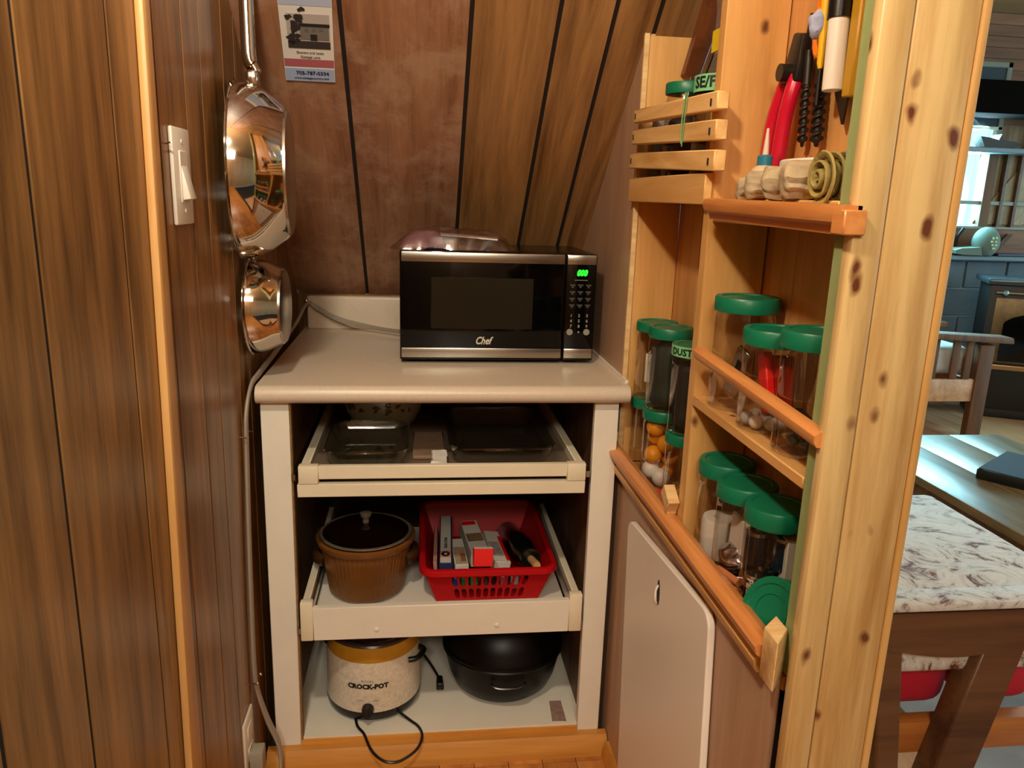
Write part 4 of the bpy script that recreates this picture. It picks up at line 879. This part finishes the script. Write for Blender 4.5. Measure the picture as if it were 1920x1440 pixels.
for i in range(nr):
    c = Vector(((xt0+xt1)/2, (yt0+yt1)/2, ring[i].z)); d_ = ring[i]-c; tn = (ring[(i+1) % nr]-ring[i-1]).normalized(); o_n = Vector((tn.y, -tn.x, 0))
    rv.append([bm.verts.new(ring[i]+o_n*a+Vector((0, 0, b_))) for a, b_ in ((-.006, 0), (-.006, .003), (-.003, .006), (.004, .006), (.008, .003), (.009, -.008), (.007, -.008), (.006, .001))])
for i in range(nr):
    A, B = rv[i], rv[(i+1) % nr]
    for k_ in range(8): bm.faces.new((A[k_], B[k_], B[(k_+1) % 8], A[(k_+1) % 8]))
bmesh.ops.recalc_face_normals(bm, faces=bm.faces); obj('rim', bm, RED, bk)
# things in the basket
def rbox(name, label, cat, c, s, rot, m, grp=None, bv=.0012):
    t = thing(name, label, cat, c, grp, local=True); t.rotation_euler = [radians(a) for a in rot]
    bm = BM(); box(bm, -s[0]/2, s[0]/2, -s[1]/2, s[1]/2, 0, s[2]); bevel(bm, bv, 1); obj('carton', bm, m, t); t['size'] = s; return t
def patch(t, nm, x0, x1, y0, y1, z, m):
    bm = BM(); box(bm, x0, x1, y0, y1, z, z+.0005); return obj(nm, bm, m, t, sm=False)
fb = rbox('foil_box', 'long white and navy wrap box along the left side of the basket', 'box', (.070, 1.80, ZM+.040), (.032, .275, .045), (0, 0, -2), NAVY)
patch(fb, 'top_panel', -.0135, .012, -.135, .135, .045, CARDW); patch(fb, 'orange_band', -.0135, .012, -.110, -.075, .0456, PEACH)
bm = BM(); lathe(bm, [(0, 0), (.0105, 0), (.0105, .0006), (0, .0006)], 24, M=Matrix.Translation((-.001, -.092, .0462)) @ Matrix.Diagonal((1, 1.25, 1, 1))); obj('oval_mark', bm, INK, fb)
text('lettering', 'WAX PAPER', .011, INK, Matrix.Translation((-.001, -.03, .0464)) @ Matrix.Rotation(-pi/2, 4, 'Z'), fb); text('lettering', '50', .010, CREAMT, Matrix.Translation((-.001, -.092, .0472)) @ Matrix.Rotation(-pi/2, 4, 'Z'), fb)
rbox('pink_box', 'narrow pinkish box squeezed against the left rim of the basket', 'box', (.0465, 1.78, ZM+.035), (.009, .20, .045), (0, -4, -2), plain('pink carton', '#c98a7a', .6, var=.3, vscale=60))
cb1 = rbox('skewer_packet', 'clear packet of white pieces next to the wrap box in the basket', 'packet', (.100, 1.74, ZM+.044), (.032, .12, .034), (6, 0, 4), CARDW)
patch(cb1, 'clear_panel', -.014, .014, -.055, .02, .0342, plain('beige print', '#b89c7c', .4, var=.3, vscale=80)); patch(cb1, 'print', 0, .012, -.045, -.01, .0348, plain('brown print', '#8a5a3a', .5))
cb2 = rbox('white_carton', 'white carton with a food picture in the middle of the basket', 'box', (.140, 1.80, ZM+.050), (.044, .16, .042), (4, 0, 7), CARDW)
patch(cb2, 'picture', -.02, .02, -.03, .01, .0422, plain('food print', '#9c7b5a', .5, var=.5, vscale=90)); patch(cb2, 'red_print', -.02, .015, .055, .075, .0422, REDB)
cb3 = rbox('white_carton', 'white and red carton tilted against the bottle in the basket', 'box', (.190, 1.765, ZM+.044), (.040, .155, .034), (4, 8, 7), CARDW)
patch(cb3, 'red_print', .011, .019, -.07, .05, .0342, REDB); patch(cb3, 'lettering_block', -.018, .008, -.05, .02, .0342, plain('grey print', '#b5ada6', .6, var=.3, vscale=120))
mb = rbox('matchbox', 'bright red matchbox perched on the front rim of the basket', 'matchbox', (.149, 1.630, ZM+.092), (.045, .020, .042), (-14, 3, 4), REDB)
patch(mb, 'striker', -.022, .022, -.0098, .0098, .042, PAPER)
bt = thing('dark_bottle', 'dark green bottle with a cork lying in the right of the basket', 'bottle', (.247, 1.86, ZM+.05), local=True)
d_ = (Vector((.268, 1.615, ZM+.103))-Vector((.235, 1.90, ZM+.05))); M_ = d_.to_track_quat('Z', 'Y').to_matrix().to_4x4()
bm = BM(); lathe(bm, [(0, -.06), (.030, -.06), (.034, -.052), (.034, .10), (.032, .14), (.026, .165), (.0255, .185), (.024, .190), (0, .190)], 32, M=M_); obj('glass_body', bm, plain('dark green glass', '#11140f', .12, coat=.5), bt)
bm = BM(); lathe(bm, [(0, .188), (.0085, .190), (.0095, .205), (.0080, .212), (.0095, .222), (.0100, .240), (.0085, .248), (0, .249)], 20, M=M_); obj('cork', bm, plain('cork', '#c79a62', .7, var=.15, vscale=60), bt)
for i, (x, c) in enumerate(((.070, '#23409a'), (.090, '#2c3f86'), (.112, '#2c6b34'), (.134, '#35803c'), (.158, '#5a4a3a'), (.180, '#33241e'), (.206, '#b34a52'), (.232, '#a8989a'))):
    bm = BM(); box(bm, x-.009, x+.009, 1.675, 1.70, ZM+.004, ZM+.040); bevel(bm, .002, 1); tag(obj('small_packet', bm, plain('packet %s' % c, c, .4, var=.3, vscale=80), org=(x, 1.69, ZM+.004)), ('leftmost blue packet seen through the basket slots', 'darker blue packet seen through the second basket slot', 'dark green packet seen through the basket slots', 'lighter green packet seen through the basket slots', 'olive brown packet behind the middle basket slots', 'very dark brown packet behind the middle basket slots', 'pink packet seen through the right basket slots', 'pale grey packet behind the rightmost basket slots')[i], 'packet')

# ------------------------------------------------------------------ bottom shelf: slow cooker, roaster
ZS = .0605
ck = thing('slow_cooker', 'speckled cream slow cooker with a mustard band on the bottom shelf', 'slow cooker', (-.107, 1.700, ZS), local=True)
bm = BM(); lathe(bm, [(0, .004), (.098, .004), (.108, .008), (.113, .022), (.112, .030), (0, .030)], 56); obj('base', bm, BLACK, ck)
for a in (45, 135, 225, 315):
    bm = BM(); lathe(bm, [(0, 0), (.008, 0), (.010, .006), (0, .006)], 12, (.085*cos(radians(a)), .085*sin(radians(a)), 0)); obj('foot', bm, BLACK, ck)
bm = BM(); lathe(bm, [(.1115, .028), (.1125, .032), (.112, .10), (.110, .158)], 64); obj('shell', bm, CROCKW, ck)
bm = BM(); lathe(bm, [(.110, .158), (.1095, .166), (.108, .190), (.106, .196), (.1, .198)], 64); obj('band', bm, MUST, ck)
bm = BM(); lathe(bm, [(.108, .194), (.111, .197), (.108, .201), (.098, .201), (.094, .19), (.09, .10), (0, .09)], 64); obj('crock_rim', bm, plain('dark crock', '#40302a', .2), ck)
bm = BM(); lathe(bm, [(.098, .202), (.097, .205), (.085, .211), (.05, .220), (0, .223)], 48); ld = obj('glass_lid', bm, SMOKE, ck)
bm = BM(); lathe(bm, [(.006, .222), (.006, .228), (.014, .232), (.012, .238), (0, .239)], 20); obj('knob', bm, BLACK, ld)
kd = radians(266)
KM = Matrix.Translation((.113*cos(kd), .113*sin(kd), .042)) @ Matrix.Rotation(kd, 4, 'Z') @ Matrix.Rotation(pi/2, 4, 'Y')
bm = BM(); lathe(bm, [(0, 0), (.0145, 0), (.0145, .006), (.0125, .014), (0, .015)], 24, M=KM); box(bm, -.013, .013, -.004, .004, .010, .020, KM); obj('dial_knob', bm, BLACK, ck)
curved_text(ck, 'CROCK-POT', .0165, .1125, .099, 266, INK, bold=.0009, xs=1.0); curved_text(ck, 'RIVAL', .0085, .1125, .113, 266, BTN, xs=1.4)
curved_text(ck, 'LOW', .006, .1125, .062, 257, BTN); curved_text(ck, 'HIGH', .006, .1125, .062, 275, BTN)
for s_ in (155, 335):
    bm = BM(); a = radians(s_); tube(bm, smooth_path([tuple(Matrix.Rotation(a, 3, 'Z') @ Vector(q)) for q in ((.108, -.03, .14), (.124, -.02, .142), (.127, 0, .143), (.124, .02, .142), (.108, .03, .14))], 4), .007, 10); obj('handle', bm, BLACK, ck)
# its cord
P = [(-.045, 1.615, .078), (-.018, 1.598, .066), (.002, 1.575, .0645), (.010, 1.545, .062), (-.002, 1.515, .052), (-.035, 1.495, .042), (-.062, 1.490, .042), (-.085, 1.500, .046), (-.105, 1.522, .054), (-.122, 1.560, .0640), (-.140, 1.590, .066), (-.150, 1.640, .072)]
P = [(p[0]+.107, p[1]-1.700-.010, p[2]-ZS) for p in P]
bm = BM(); tube(bm, smooth_path(P, 7), .0032, 8); obj('power_cord', bm, BLACK, ck)
pg = thing('cord_plug', 'black cord and plug lying between the slow cooker and the roaster', 'plug', (.055, 1.72, .063))
bm = BM(); tube(bm, smooth_path([(.000, 1.80, .12), (.02, 1.79, .10), (.040, 1.765, .082), (.054, 1.735, .073)], 5), .003, 8); obj('lead', bm, BLACK, pg)
bm = BM(); hexa(bm, [(.046, 1.700, .062), (.066, 1.700, .062), (.064, 1.738, .062), (.046, 1.738, .062), (.048, 1.704, .080), (.064, 1.704, .080), (.062, 1.736, .082), (.048, 1.736, .082)]); bevel(bm, .003, 2); obj('plug_body', bm, BLACK, pg)
for x in (.052, .060):
    bm = BM(); box(bm, x-.0006, x+.0006, 1.688, 1.702, .068, .073); obj('prong', bm, CHROME2, pg, sm=False)
# roaster
ro = thing('roasting_pot', 'large black enamel roasting pot on the right of the bottom shelf', 'roasting pot', (.214, 1.735, ZS), local=True)
ro.scale = (1, .95, 1)
bm = BM(); lathe(bm, [(0, .002), (.085, 0), (.105, .006), (.122, .022), (.134, .050), (.142, .085), (.146, .108), (.150, .110), (.152, .113), (.150, .116), (.145, .116), (.140, .10), (.12, .03), (0, .008)], 64); obj('pot', bm, ENAM, ro)
bm = BM(); lathe(bm, [(.148, .116), (.152, .118), (.152, .123), (.146, .126), (.138, .150), (.120, .185), (.09, .205), (.05, .214), (0, .216)], 64); obj('domed_lid', bm, ENAM, ro)
bm = BM(); tube(bm, smooth_path([(-.040, -.142, .086), (-.038, -.150, .082), (-.02, -.156, .078), (.02, -.156, .078), (.038, -.150, .082), (.040, -.142, .086)], 4), .0035, 8); obj('handle', bm, plain('handle enamel', '#15100e', .2), ro)
st = thing('shelf_sticker', 'faded pinkish sticker on the right of the bottom shelf', 'sticker', (.335, 1.60, ZS))
bm = BM(); hexa(bm, [(.318, 1.565, ZS), (.352, 1.563, ZS), (.352, 1.640, ZS), (.323, 1.640, ZS), (.318, 1.565, ZS+.0006), (.352, 1.563, ZS+.0006), (.352, 1.640, ZS+.0006), (.323, 1.640, ZS+.0006)]); obj('label_sheet', bm, plain('faded label', '#a8887c', .5, var=.35, vscale=70), st, sm=False)
bm = BM(); lathe(bm, [(.026, 0), (.030, .004), (.030, .012), (.024, .022), (.012, .027), (0, .028)], 32, (-.247, 1.372, 0)); tag(obj('plastic_dome', bm, plain('pale blue white plastic', '#c9d3da', .35), org=(-.247, 1.372, 0)), 'round pale plastic cap on the floor in front of the cabinet', 'cap')

# ================================================================== living room beyond the post
YW = 4.9
WALLP = wood('living room boards', '#6e4c33', '#94694a', 'x', .6, .6, hue=.1)
FRAMEP = plain('pale window frame', '#8f9488', .5)
wf = sroot('wall_far')
def fb_(nm, x0, x1, y0, y1, z0, z1, m, bv=0):
    bm = BM(); box(bm, x0, x1, y0, y1, z0, z1)
    if bv: bevel(bm, bv, 1)
    return obj(nm, bm, m, wf, sm=False)
# boards around the window opening (x 2.3..3.75, z 1.17..1.63 and a slot 1.73..1.79)
z = 0.0
fb_('wall_board', .56, 2.28, YW, YW+.05, 0, 2.5, WALLP); 
for i in range(10):
    za, zb = 1.83+i*.067, 1.83+(i+1)*.067-.003
    fb_('wall_board', 2.28, 5.3, YW, YW+.04, za, zb, WALLP)
fb_('wall_board', 2.28, 5.3, YW, YW+.04, 0, 1.165, WALLP)
fb_('wall_board', 3.775, 5.3, YW+.01, YW+.04, 1.165, 1.83, wood('diagonal boards', '#8a7458', '#b5a482', 'z', .8, .6, hue=.08))
for i in range(7):
    bm = BM(); M_ = Matrix.Translation((3.93+i*.075, YW+.004, 1.44)) @ Matrix.Rotation(radians(38), 4, 'Y'); box(bm, -.030, .030, -.005, .005, -.33, .30, M_)
    bmesh.ops.bisect_plane(bm, geom=bm.verts[:]+bm.edges[:]+bm.faces[:], plane_co=(0, 0, 1.19), plane_no=(0, 0, 1), clear_inner=True)
    bmesh.ops.bisect_plane(bm, geom=bm.verts[:]+bm.edges[:]+bm.faces[:], plane_co=(0, 0, 1.63), plane_no=(0, 0, 1), clear_outer=True)
    obj('diagonal_board', bm, bpy.data.materials['diagonal boards'], wf, sm=False)
fb_('window_sill', 2.28, 5.3, YW-.02, YW+.04, 1.160, 1.175, FRAMEP); fb_('window_rail', 2.28, 5.3, YW-.025, YW+.01, 1.317, 1.340, FRAMEP)
fb_('window_post', 3.72, 3.785, YW-.04, YW+.05, 1.175, 1.66, MIDW); fb_('window_post', 3.86, 3.88, YW-.03, YW+.01, 1.175, 1.64, DKW); fb_('window_post', 3.965, 3.985, YW-.03, YW+.01, 1.175, 1.64, DKW); fb_('window_post', 3.0, 3.03, YW-.03, YW+.02, 1.175, 1.64, FRAMEP)
fb_('window_frame', 3.765, 3.80, YW-.015, YW+.02, 1.70, 2.21, FRAMEP, .004); fb_('window_frame', 2.3, 3.80, YW-.015, YW+.02, 2.175, 2.21, FRAMEP, .004); fb_('window_frame', 2.3, 3.80, YW-.015, YW+.02, 1.795, 1.815, plain('bright bar', '#dfe6c8', .4), .002)
fb_('blind', 2.3, 3.765, YW-.005, YW+.03, 1.815, 2.175, plain('blue blind', '#1f3440', .5, var=.2))
bm = BM(); box(bm, 2.28, 3.76, YW+.03, YW+.034, 1.17, 1.80); obj('window_1', bm, clear('window glass', '#e8ffff', .08, .01, .5, .98), wf, sm=False)
# outside daylight hazy greenery board far away is left to the sky; lower cinder block wall
cw = sroot('trim_2')
BLK_M = plain('grey cinder block', '#5f6f7a', .75, var=.15, vscale=14, bump=.3, bscale=80)
bm = BM(); box(bm, 2.3, 5.2, 4.86, 4.895, 0, .948); obj('mortar', bm, plain('pale mortar', '#9fb8c4', .7), cw, sm=False)
me_ = None
for r in range(5):
    for c in range(9):
        x0 = 2.45+c*.305+(.15 if r % 2 else 0); bm = BM(); box(bm, x0+.008, x0+.297, 4.842, 4.865, .19*r+.006, .19*r+.184); bevel(bm, .004, 1)
        b_o = obj('block', bm, BLK_M, cw)
SLATE = plain('slate ledge', '#6d7f88', .3, var=.1)
bm = BM(); box(bm, 2.3, 5.2, 4.76, 4.90, .955, .985); bevel(bm, .005, 1); struct('trim_3', bm, SLATE, org=(3.7, 4.83, .955))
bm = BM(); box(bm, 2.3, 5.2, 4.72, 4.90, 1.640, 1.672); bevel(bm, .005, 1); tag(obj('high_shelf', bm, SLATE, org=(3.7, 4.8, 1.64)), 'long grey shelf across the far living room window', 'shelf')
bm = BM(); box(bm, 2.2, 5.2, 4.55, 4.80, 1.855, 2.045); bevel(bm, .004, 1); tag(obj('dark_beam', bm, plain('black brown beam', '#0c0907', .95, spec=.05), org=(3.7, 4.7, 1.86)), 'thick black beam crossing the far living room wall', 'beam')
# things on the far shelf
bm = BM(); prism(bm, [(3.60, 1.673), (3.80, 1.673), (3.86, 1.70), (3.80, 1.715), (3.72, 1.72), (3.705, 1.758), (3.69, 1.72), (3.62, 1.735), (3.56, 1.74)], lambda u, v, t: (u, t, v), 4.76, 4.84); tag(obj('dark_carving', bm, BLK, org=(3.7, 4.8, 1.673)), 'dark pointed ornament on the long grey shelf', 'ornament')
bm = BM(); box(bm, 4.02, 4.20, 4.76, 4.86, 1.673, 1.86); bevel(bm, .03, 3); tag(obj('dark_speaker', bm, plain('charcoal box', '#332c28', .7), org=(4.0, 4.8, 1.673)), 'dark rounded box at the right end of the grey shelf', 'box')
bm = BM(); hexa(bm, [(3.87, 4.72, 1.673), (3.91, 4.72, 1.673), (3.91, 4.755, 1.673), (3.87, 4.755, 1.673), (3.96, 4.72, 1.84), (4.00, 4.72, 1.84), (4.00, 4.755, 1.84), (3.96, 4.755, 1.84)]); tag(obj('curved_antler', bm, DKW, org=(3.84, 4.76, 1.672)), 'dark slanting brace rising beside the dark box on the shelf', 'brace')
# cap on the ledge
cp_ = thing('baseball_cap', 'grey green baseball cap with a pale emblem on the far ledge', 'cap', (3.70, 4.78, .986))
CAPM = plain('sage cap cloth', '#74857a', .85, bump=.3)
bm = BM(); sphere(bm, (3.735, 4.78, 1.075), .10, 28, 16, (.85, .8, 1.0)); bmesh.ops.bisect_plane(bm, geom=bm.verts[:]+bm.edges[:]+bm.faces[:], plane_co=(0, 0, .990), plane_no=(0, 0, 1), clear_inner=True); obj('crown', bm, CAPM, cp_)
bm = BM(); prism(bm, [(3.665, 1.045), (3.62, 1.04), (3.54, 1.035), (3.50, 1.02), (3.50, 1.00), (3.56, .992), (3.64, .992), (3.68, .990)], lambda u, v, t: (u, t+(3.68-u)*.1, v), 4.72, 4.84); obj('brim', bm, CAPM, cp_)
EMB = plain('emblem thread', '#c8d8a0', .7)
for i, (dx, dz, w) in enumerate(((-.01, .03, .012), (.012, .032, .012), (-.018, .008, .014), (.008, .008, .016), (-.012, -.014, .014), (.012, -.014, .018), (0, -.035, .022))):
    bm = BM(); box(bm, 3.735+dx-w/2, 3.735+dx+w/2, 4.696, 4.701, 1.075+dz-.006, 1.075+dz+.006); obj('emblem_stitch', bm, EMB, cp_, sm=False)
bm = BM(); tube(bm, [(3.62, 4.86, 1.16), (3.58, 4.86, 1.10), (3.58, 4.86, 1.04)], .012, 8); tag(obj('black_hook', bm, BLACK, org=(3.6, 4.86, 1.1)), 'black curved handle behind the cap on the ledge', 'handle')
bm = BM(); box(bm, 3.84, 4.15, 4.78, 4.84, .986, 1.005); bevel(bm, .003, 1); tag(obj('dark_tray', bm, plain('navy tray', '#2b3550', .3), org=(4.0, 4.8, .986)), 'flat dark blue tray on the ledge right of the cap', 'tray')
bm = BM(); hexa(bm, [(3.85, 4.86, 1.006), (3.89, 4.86, 1.006), (3.89, 4.88, 1.006), (3.85, 4.88, 1.006), (3.95, 4.86, 1.13), (3.99, 4.86, 1.13), (3.99, 4.88, 1.13), (3.95, 4.88, 1.13)]); tag(obj('wooden_bracket', bm, MIDW, org=(3.87, 4.87, 1.006)), 'slanted brown wooden piece leaning behind the blue tray', 'bracket')
# stove / fireplace insert, turned towards the room
stv = thing('gas_stove', 'large black glass-fronted stove in front of the grey block wall', 'stove', (3.50, 4.37, 0), local=True, rot=(0, 0, radians(-27)))
def sv(nm, x0, x1, y0, y1, z0, z1, m, bv=.006, lab=None):
    bm = BM(); box(bm, x0, x1, y0, y1, z0, z1)
    if bv: bevel(bm, bv, 2)
    return obj(nm, bm, m, stv, label=lab)
STB = plain('stove black', '#12110f', .45); sv('body', 0, 1.05, 0, .30, .06, .84, STB); sv('top_plate', -.02, 1.07, -.03, .36, .84, .875, plain('stove top', '#39464c', .2), .008); sv('base', 0, 1.05, .02, .3, 0, .06, STB)
BRASS = plain('brass trim', '#a8875a', .3, .8)
sv('lower_strip', .02, 1.03, -.012, 0, .315, .345, BRASS, .002); sv('panel_surround', .04, 1.01, -.008, 0, .36, .76, plain('tan metal', '#7a633c', .35, .4, var=.5, vscale=9), .002)
bm = BM(); arc = [(.10, .37), (.95, .37), (.95, .60)]+[(.525+.425*cos(radians(a)), .60+.10*sin(radians(a))) for a in range(10, 171, 16)]+[(.10, .60)]
prism(bm, arc, lambda u, v, t: (u, t, v), -.016, -.006); obj('glass_door', bm, BGLASS, stv)
bm = BM(); tube(bm, [(.03, -.03, .795), (1.02, -.03, .795)], .007, 8); obj('front_rail', bm, CHROME2, stv)
for x in (.08, .97):
    bm = BM(); sphere(bm, (x, -.032, .795), .018); obj('rail_knob', bm, plain('pale blue knob', '#9ec0cc', .2, .6) if x < .5 else bpy.data.materials['pale blue knob'], stv)
# armchair across the room
ch = thing('wooden_armchair', 'wooden armchair with cream floral cushion in front of the stove', 'armchair', (3.1, 4.0, 0))
CUSH = plain('cream floral cloth', '#d9d5cf', .85, var=.25, vscale=9, bump=.2)
def cb_(par, nm, x0, x1, y0, y1, z0, z1, m, bv=.006, lab=None, seg=2):
    bm = BM(); box(bm, x0, x1, y0, y1, z0, z1); bevel(bm, bv, seg); return obj(nm, bm, m, par, label=lab)
for y0 in (3.90, 4.45):
    cb_(ch, 'leg', 3.13, 3.22, y0, y0+.05, 0, .545, MIDW); cb_(ch, 'leg', 2.45, 2.53, y0, y0+.05, 0, .56, MIDW)
    bm = BM(); hexa(bm, [(2.42, y0-.03, .60), (3.31, y0-.03, .555), (3.31, y0+.08, .555), (2.42, y0+.08, .60), (2.42, y0-.03, .635), (3.30, y0-.03, .592), (3.30, y0+.08, .592), (2.42, y0+.08, .635)]); bevel(bm, .008, 2); obj('arm', bm, MIDW, ch)
    cb_(ch, 'side_rail', 2.5, 3.17, y0+.01, y0+.04, .215, .345, PINEFL)
for x in (2.7, 2.85, 2.98, 3.06):
    cb_(ch, 'arm_slat', x, x+.045, 3.915, 3.935, .345, .575, MIDW)
cb_(ch, 'front_rail', 3.10, 3.13, 3.95, 4.45, .215, .345, PINEFL)
cb_(ch, 'seat_cushion', 2.55, 3.12, 3.955, 4.445, .36, .525, CUSH, .045, seg=4)
cb_(ch, 'back_frame', 2.45, 2.50, 3.95, 4.45, .3, .95, MIDW); cb_(ch, 'back_cushion', 2.50, 2.64, 3.97, 4.43, .5, .92, CUSH, .04, seg=4)
# coffee table
tb_ = thing('coffee_table', 'long brown plank coffee table in the living room', 'coffee table', (1.95, 1.95, 0))
x = 1.63
for w in (.215, .215, .215):
    cb_(tb_, 'top_plank', x, x+w-.002, 1.25, 2.655, .392, .42, TBLW, .003); x += w
cb_(tb_, 'apron', 1.655, 1.69, 1.30, 2.60, .325, .391, DKW, .003); cb_(tb_, 'apron', 2.205, 2.24, 1.30, 2.60, .325, .391, DKW, .003); cb_(tb_, 'apron', 1.69, 2.205, 2.56, 2.60, .325, .391, DKW, .003)
for x, y in ((1.655, 2.52), (2.16, 2.52), (1.655, 1.9), (2.16, 1.9), (1.655, 1.32), (2.16, 1.32)): cb_(tb_, 'leg', x, x+.08, y, y+.08, .011, .325, DKW, .004)
bk_ = thing('black_case', 'black slim case lying on the coffee table', 'case', (1.98, 2.18, .42), local=True, rot=(0, 0, radians(35)))
bm = BM(); box(bm, -.13, .16, -.10, .10, 0, .034); bevel(bm, .004, 2); obj('shell', bm, plain('case black', '#121519', .35), bk_)
bm = BM(); box(bm, -.126, .156, -.096, .096, .034, .037); bevel(bm, .001, 1); obj('top_sheet', bm, plain('blue grey sheet', '#3f5d74', .18), bk_)
# rug
RUG = plain('pale blue grey rug', '#9aa8b4', .95, bump=.8, bscale=60, var=.25, vscale=4)
bm = BM(); box(bm, 1.25, 2.95, .9, 3.25, 0.0005, .010); tag(obj('area_rug', bm, RUG, org=(2.1, 2.1, 0)), 'pale blue grey rug beneath the coffee table', 'rug')
# wooden frame seat with floral cushion, seen from its end
so = thing('wooden_sofa', 'dark wooden sofa end with floral cushion on top and red cushion under', 'sofa', (.9, 1.07, 0))
SOW = wood('sofa dark wood', '#43291a', '#704a2e', 'x', .7, .4, hue=.02)
pts = [(.600, .632), (1.16, .632), (1.17, .60), (1.15, .588), (1.06, .575)]+[(1.06-.03*k, .575-.022*sin(k/9*pi)*1.0+.0*k) for k in range(1, 3)]
wav = []
for k in range(24):
    t = k/23; x = 1.15-.55*t; wav.append((x, .560+.012*sin(t*9+.6)-.006))
bm = BM(); prism(bm, [(.60, .628), (.90, .626), (1.15, .629), (1.165, .61), (1.16, .585)]+wav, lambda u, v, t: (u, t, v), 1.050, 1.075); obj('end_rail', bm, SOW, so)
bm = None
for (xt, xb, y) in ((.776, .850, 1.054), (1.000, .872, 1.054)):
    bm = BM(); w = .022 if xt < .9 else .040
    hexa(bm, [(xb-w, y, 0), (xb+w, y, 0), (xb+w, y+.05, 0), (xb-w, y+.05, 0), (xt-w, y, .600), (xt+w, y, .600), (xt+w, y+.05, .600), (xt-w, y+.05, .600)]); bevel(bm, .004, 1); obj('leg', bm, SOW, so)
cb_(so, 'frame_rail', .62, 1.18, 1.10, 1.13, .315, .378, wood('orange rail', '#8a4f24', '#b87838', 'x', .8, .4), .003)
REDC = plain('red cushion cloth', '#b3122c', .8, bump=.35, bscale=220)
cb_(so, 'red_cushion', .60, .972, 1.13, 1.50, .380, .492, REDC, .04, seg=5); cb_(so, 'red_cushion', .995, 1.15, 1.13, 1.50, .380, .48, REDC, .04, seg=5)
# floral top cushion: printed cloth
m, nt, b = newmat('floral print cloth'); L = nt.links.new; tc = N(nt, 'ShaderNodeTexCoord')
n1 = N(nt, 'ShaderNodeTexNoise', Scale=10, Detail=8, Roughness=.72, Distortion=2.6); L(tc.outputs['Object'], n1.inputs[0]); cr = N(nt, 'ShaderNodeValToRGB'); e = cr.color_ramp.elements
e[0].position = .39; e[0].color = S('#6a3a28'); e[1].position = .47; e[1].color = S('#cbc6c2'); e2 = e.new(.60); e2.color = S('#dcdad6'); e3 = e.new(.70); e3.color = S('#93a3a8'); L(n1.outputs['Fac'], cr.inputs[0]); L(cr.outputs[0], b.inputs['Base Color'])
b.inputs['Roughness'].default_value = .7; bp2 = N(nt, 'ShaderNodeBump', Strength=.5, Distance=.01); L(n1.outputs['Fac'], bp2.inputs['Height']); L(bp2.outputs[0], b.inputs['Normal']); FLOR = m
bm = BM(); box(bm, .60, 1.165, 1.077, 1.53, .490, .642); bevel(bm, .02, 3); disp(bm, .004, 8, 2); fc_ = obj('floral_cushion', bm, FLOR, so)
bm = BM(); box(bm, .60, 1.16, 1.046, 1.10, .630, .645); bevel(bm, .005, 2); obj('cloth_edge', bm, FLOR, fc_)
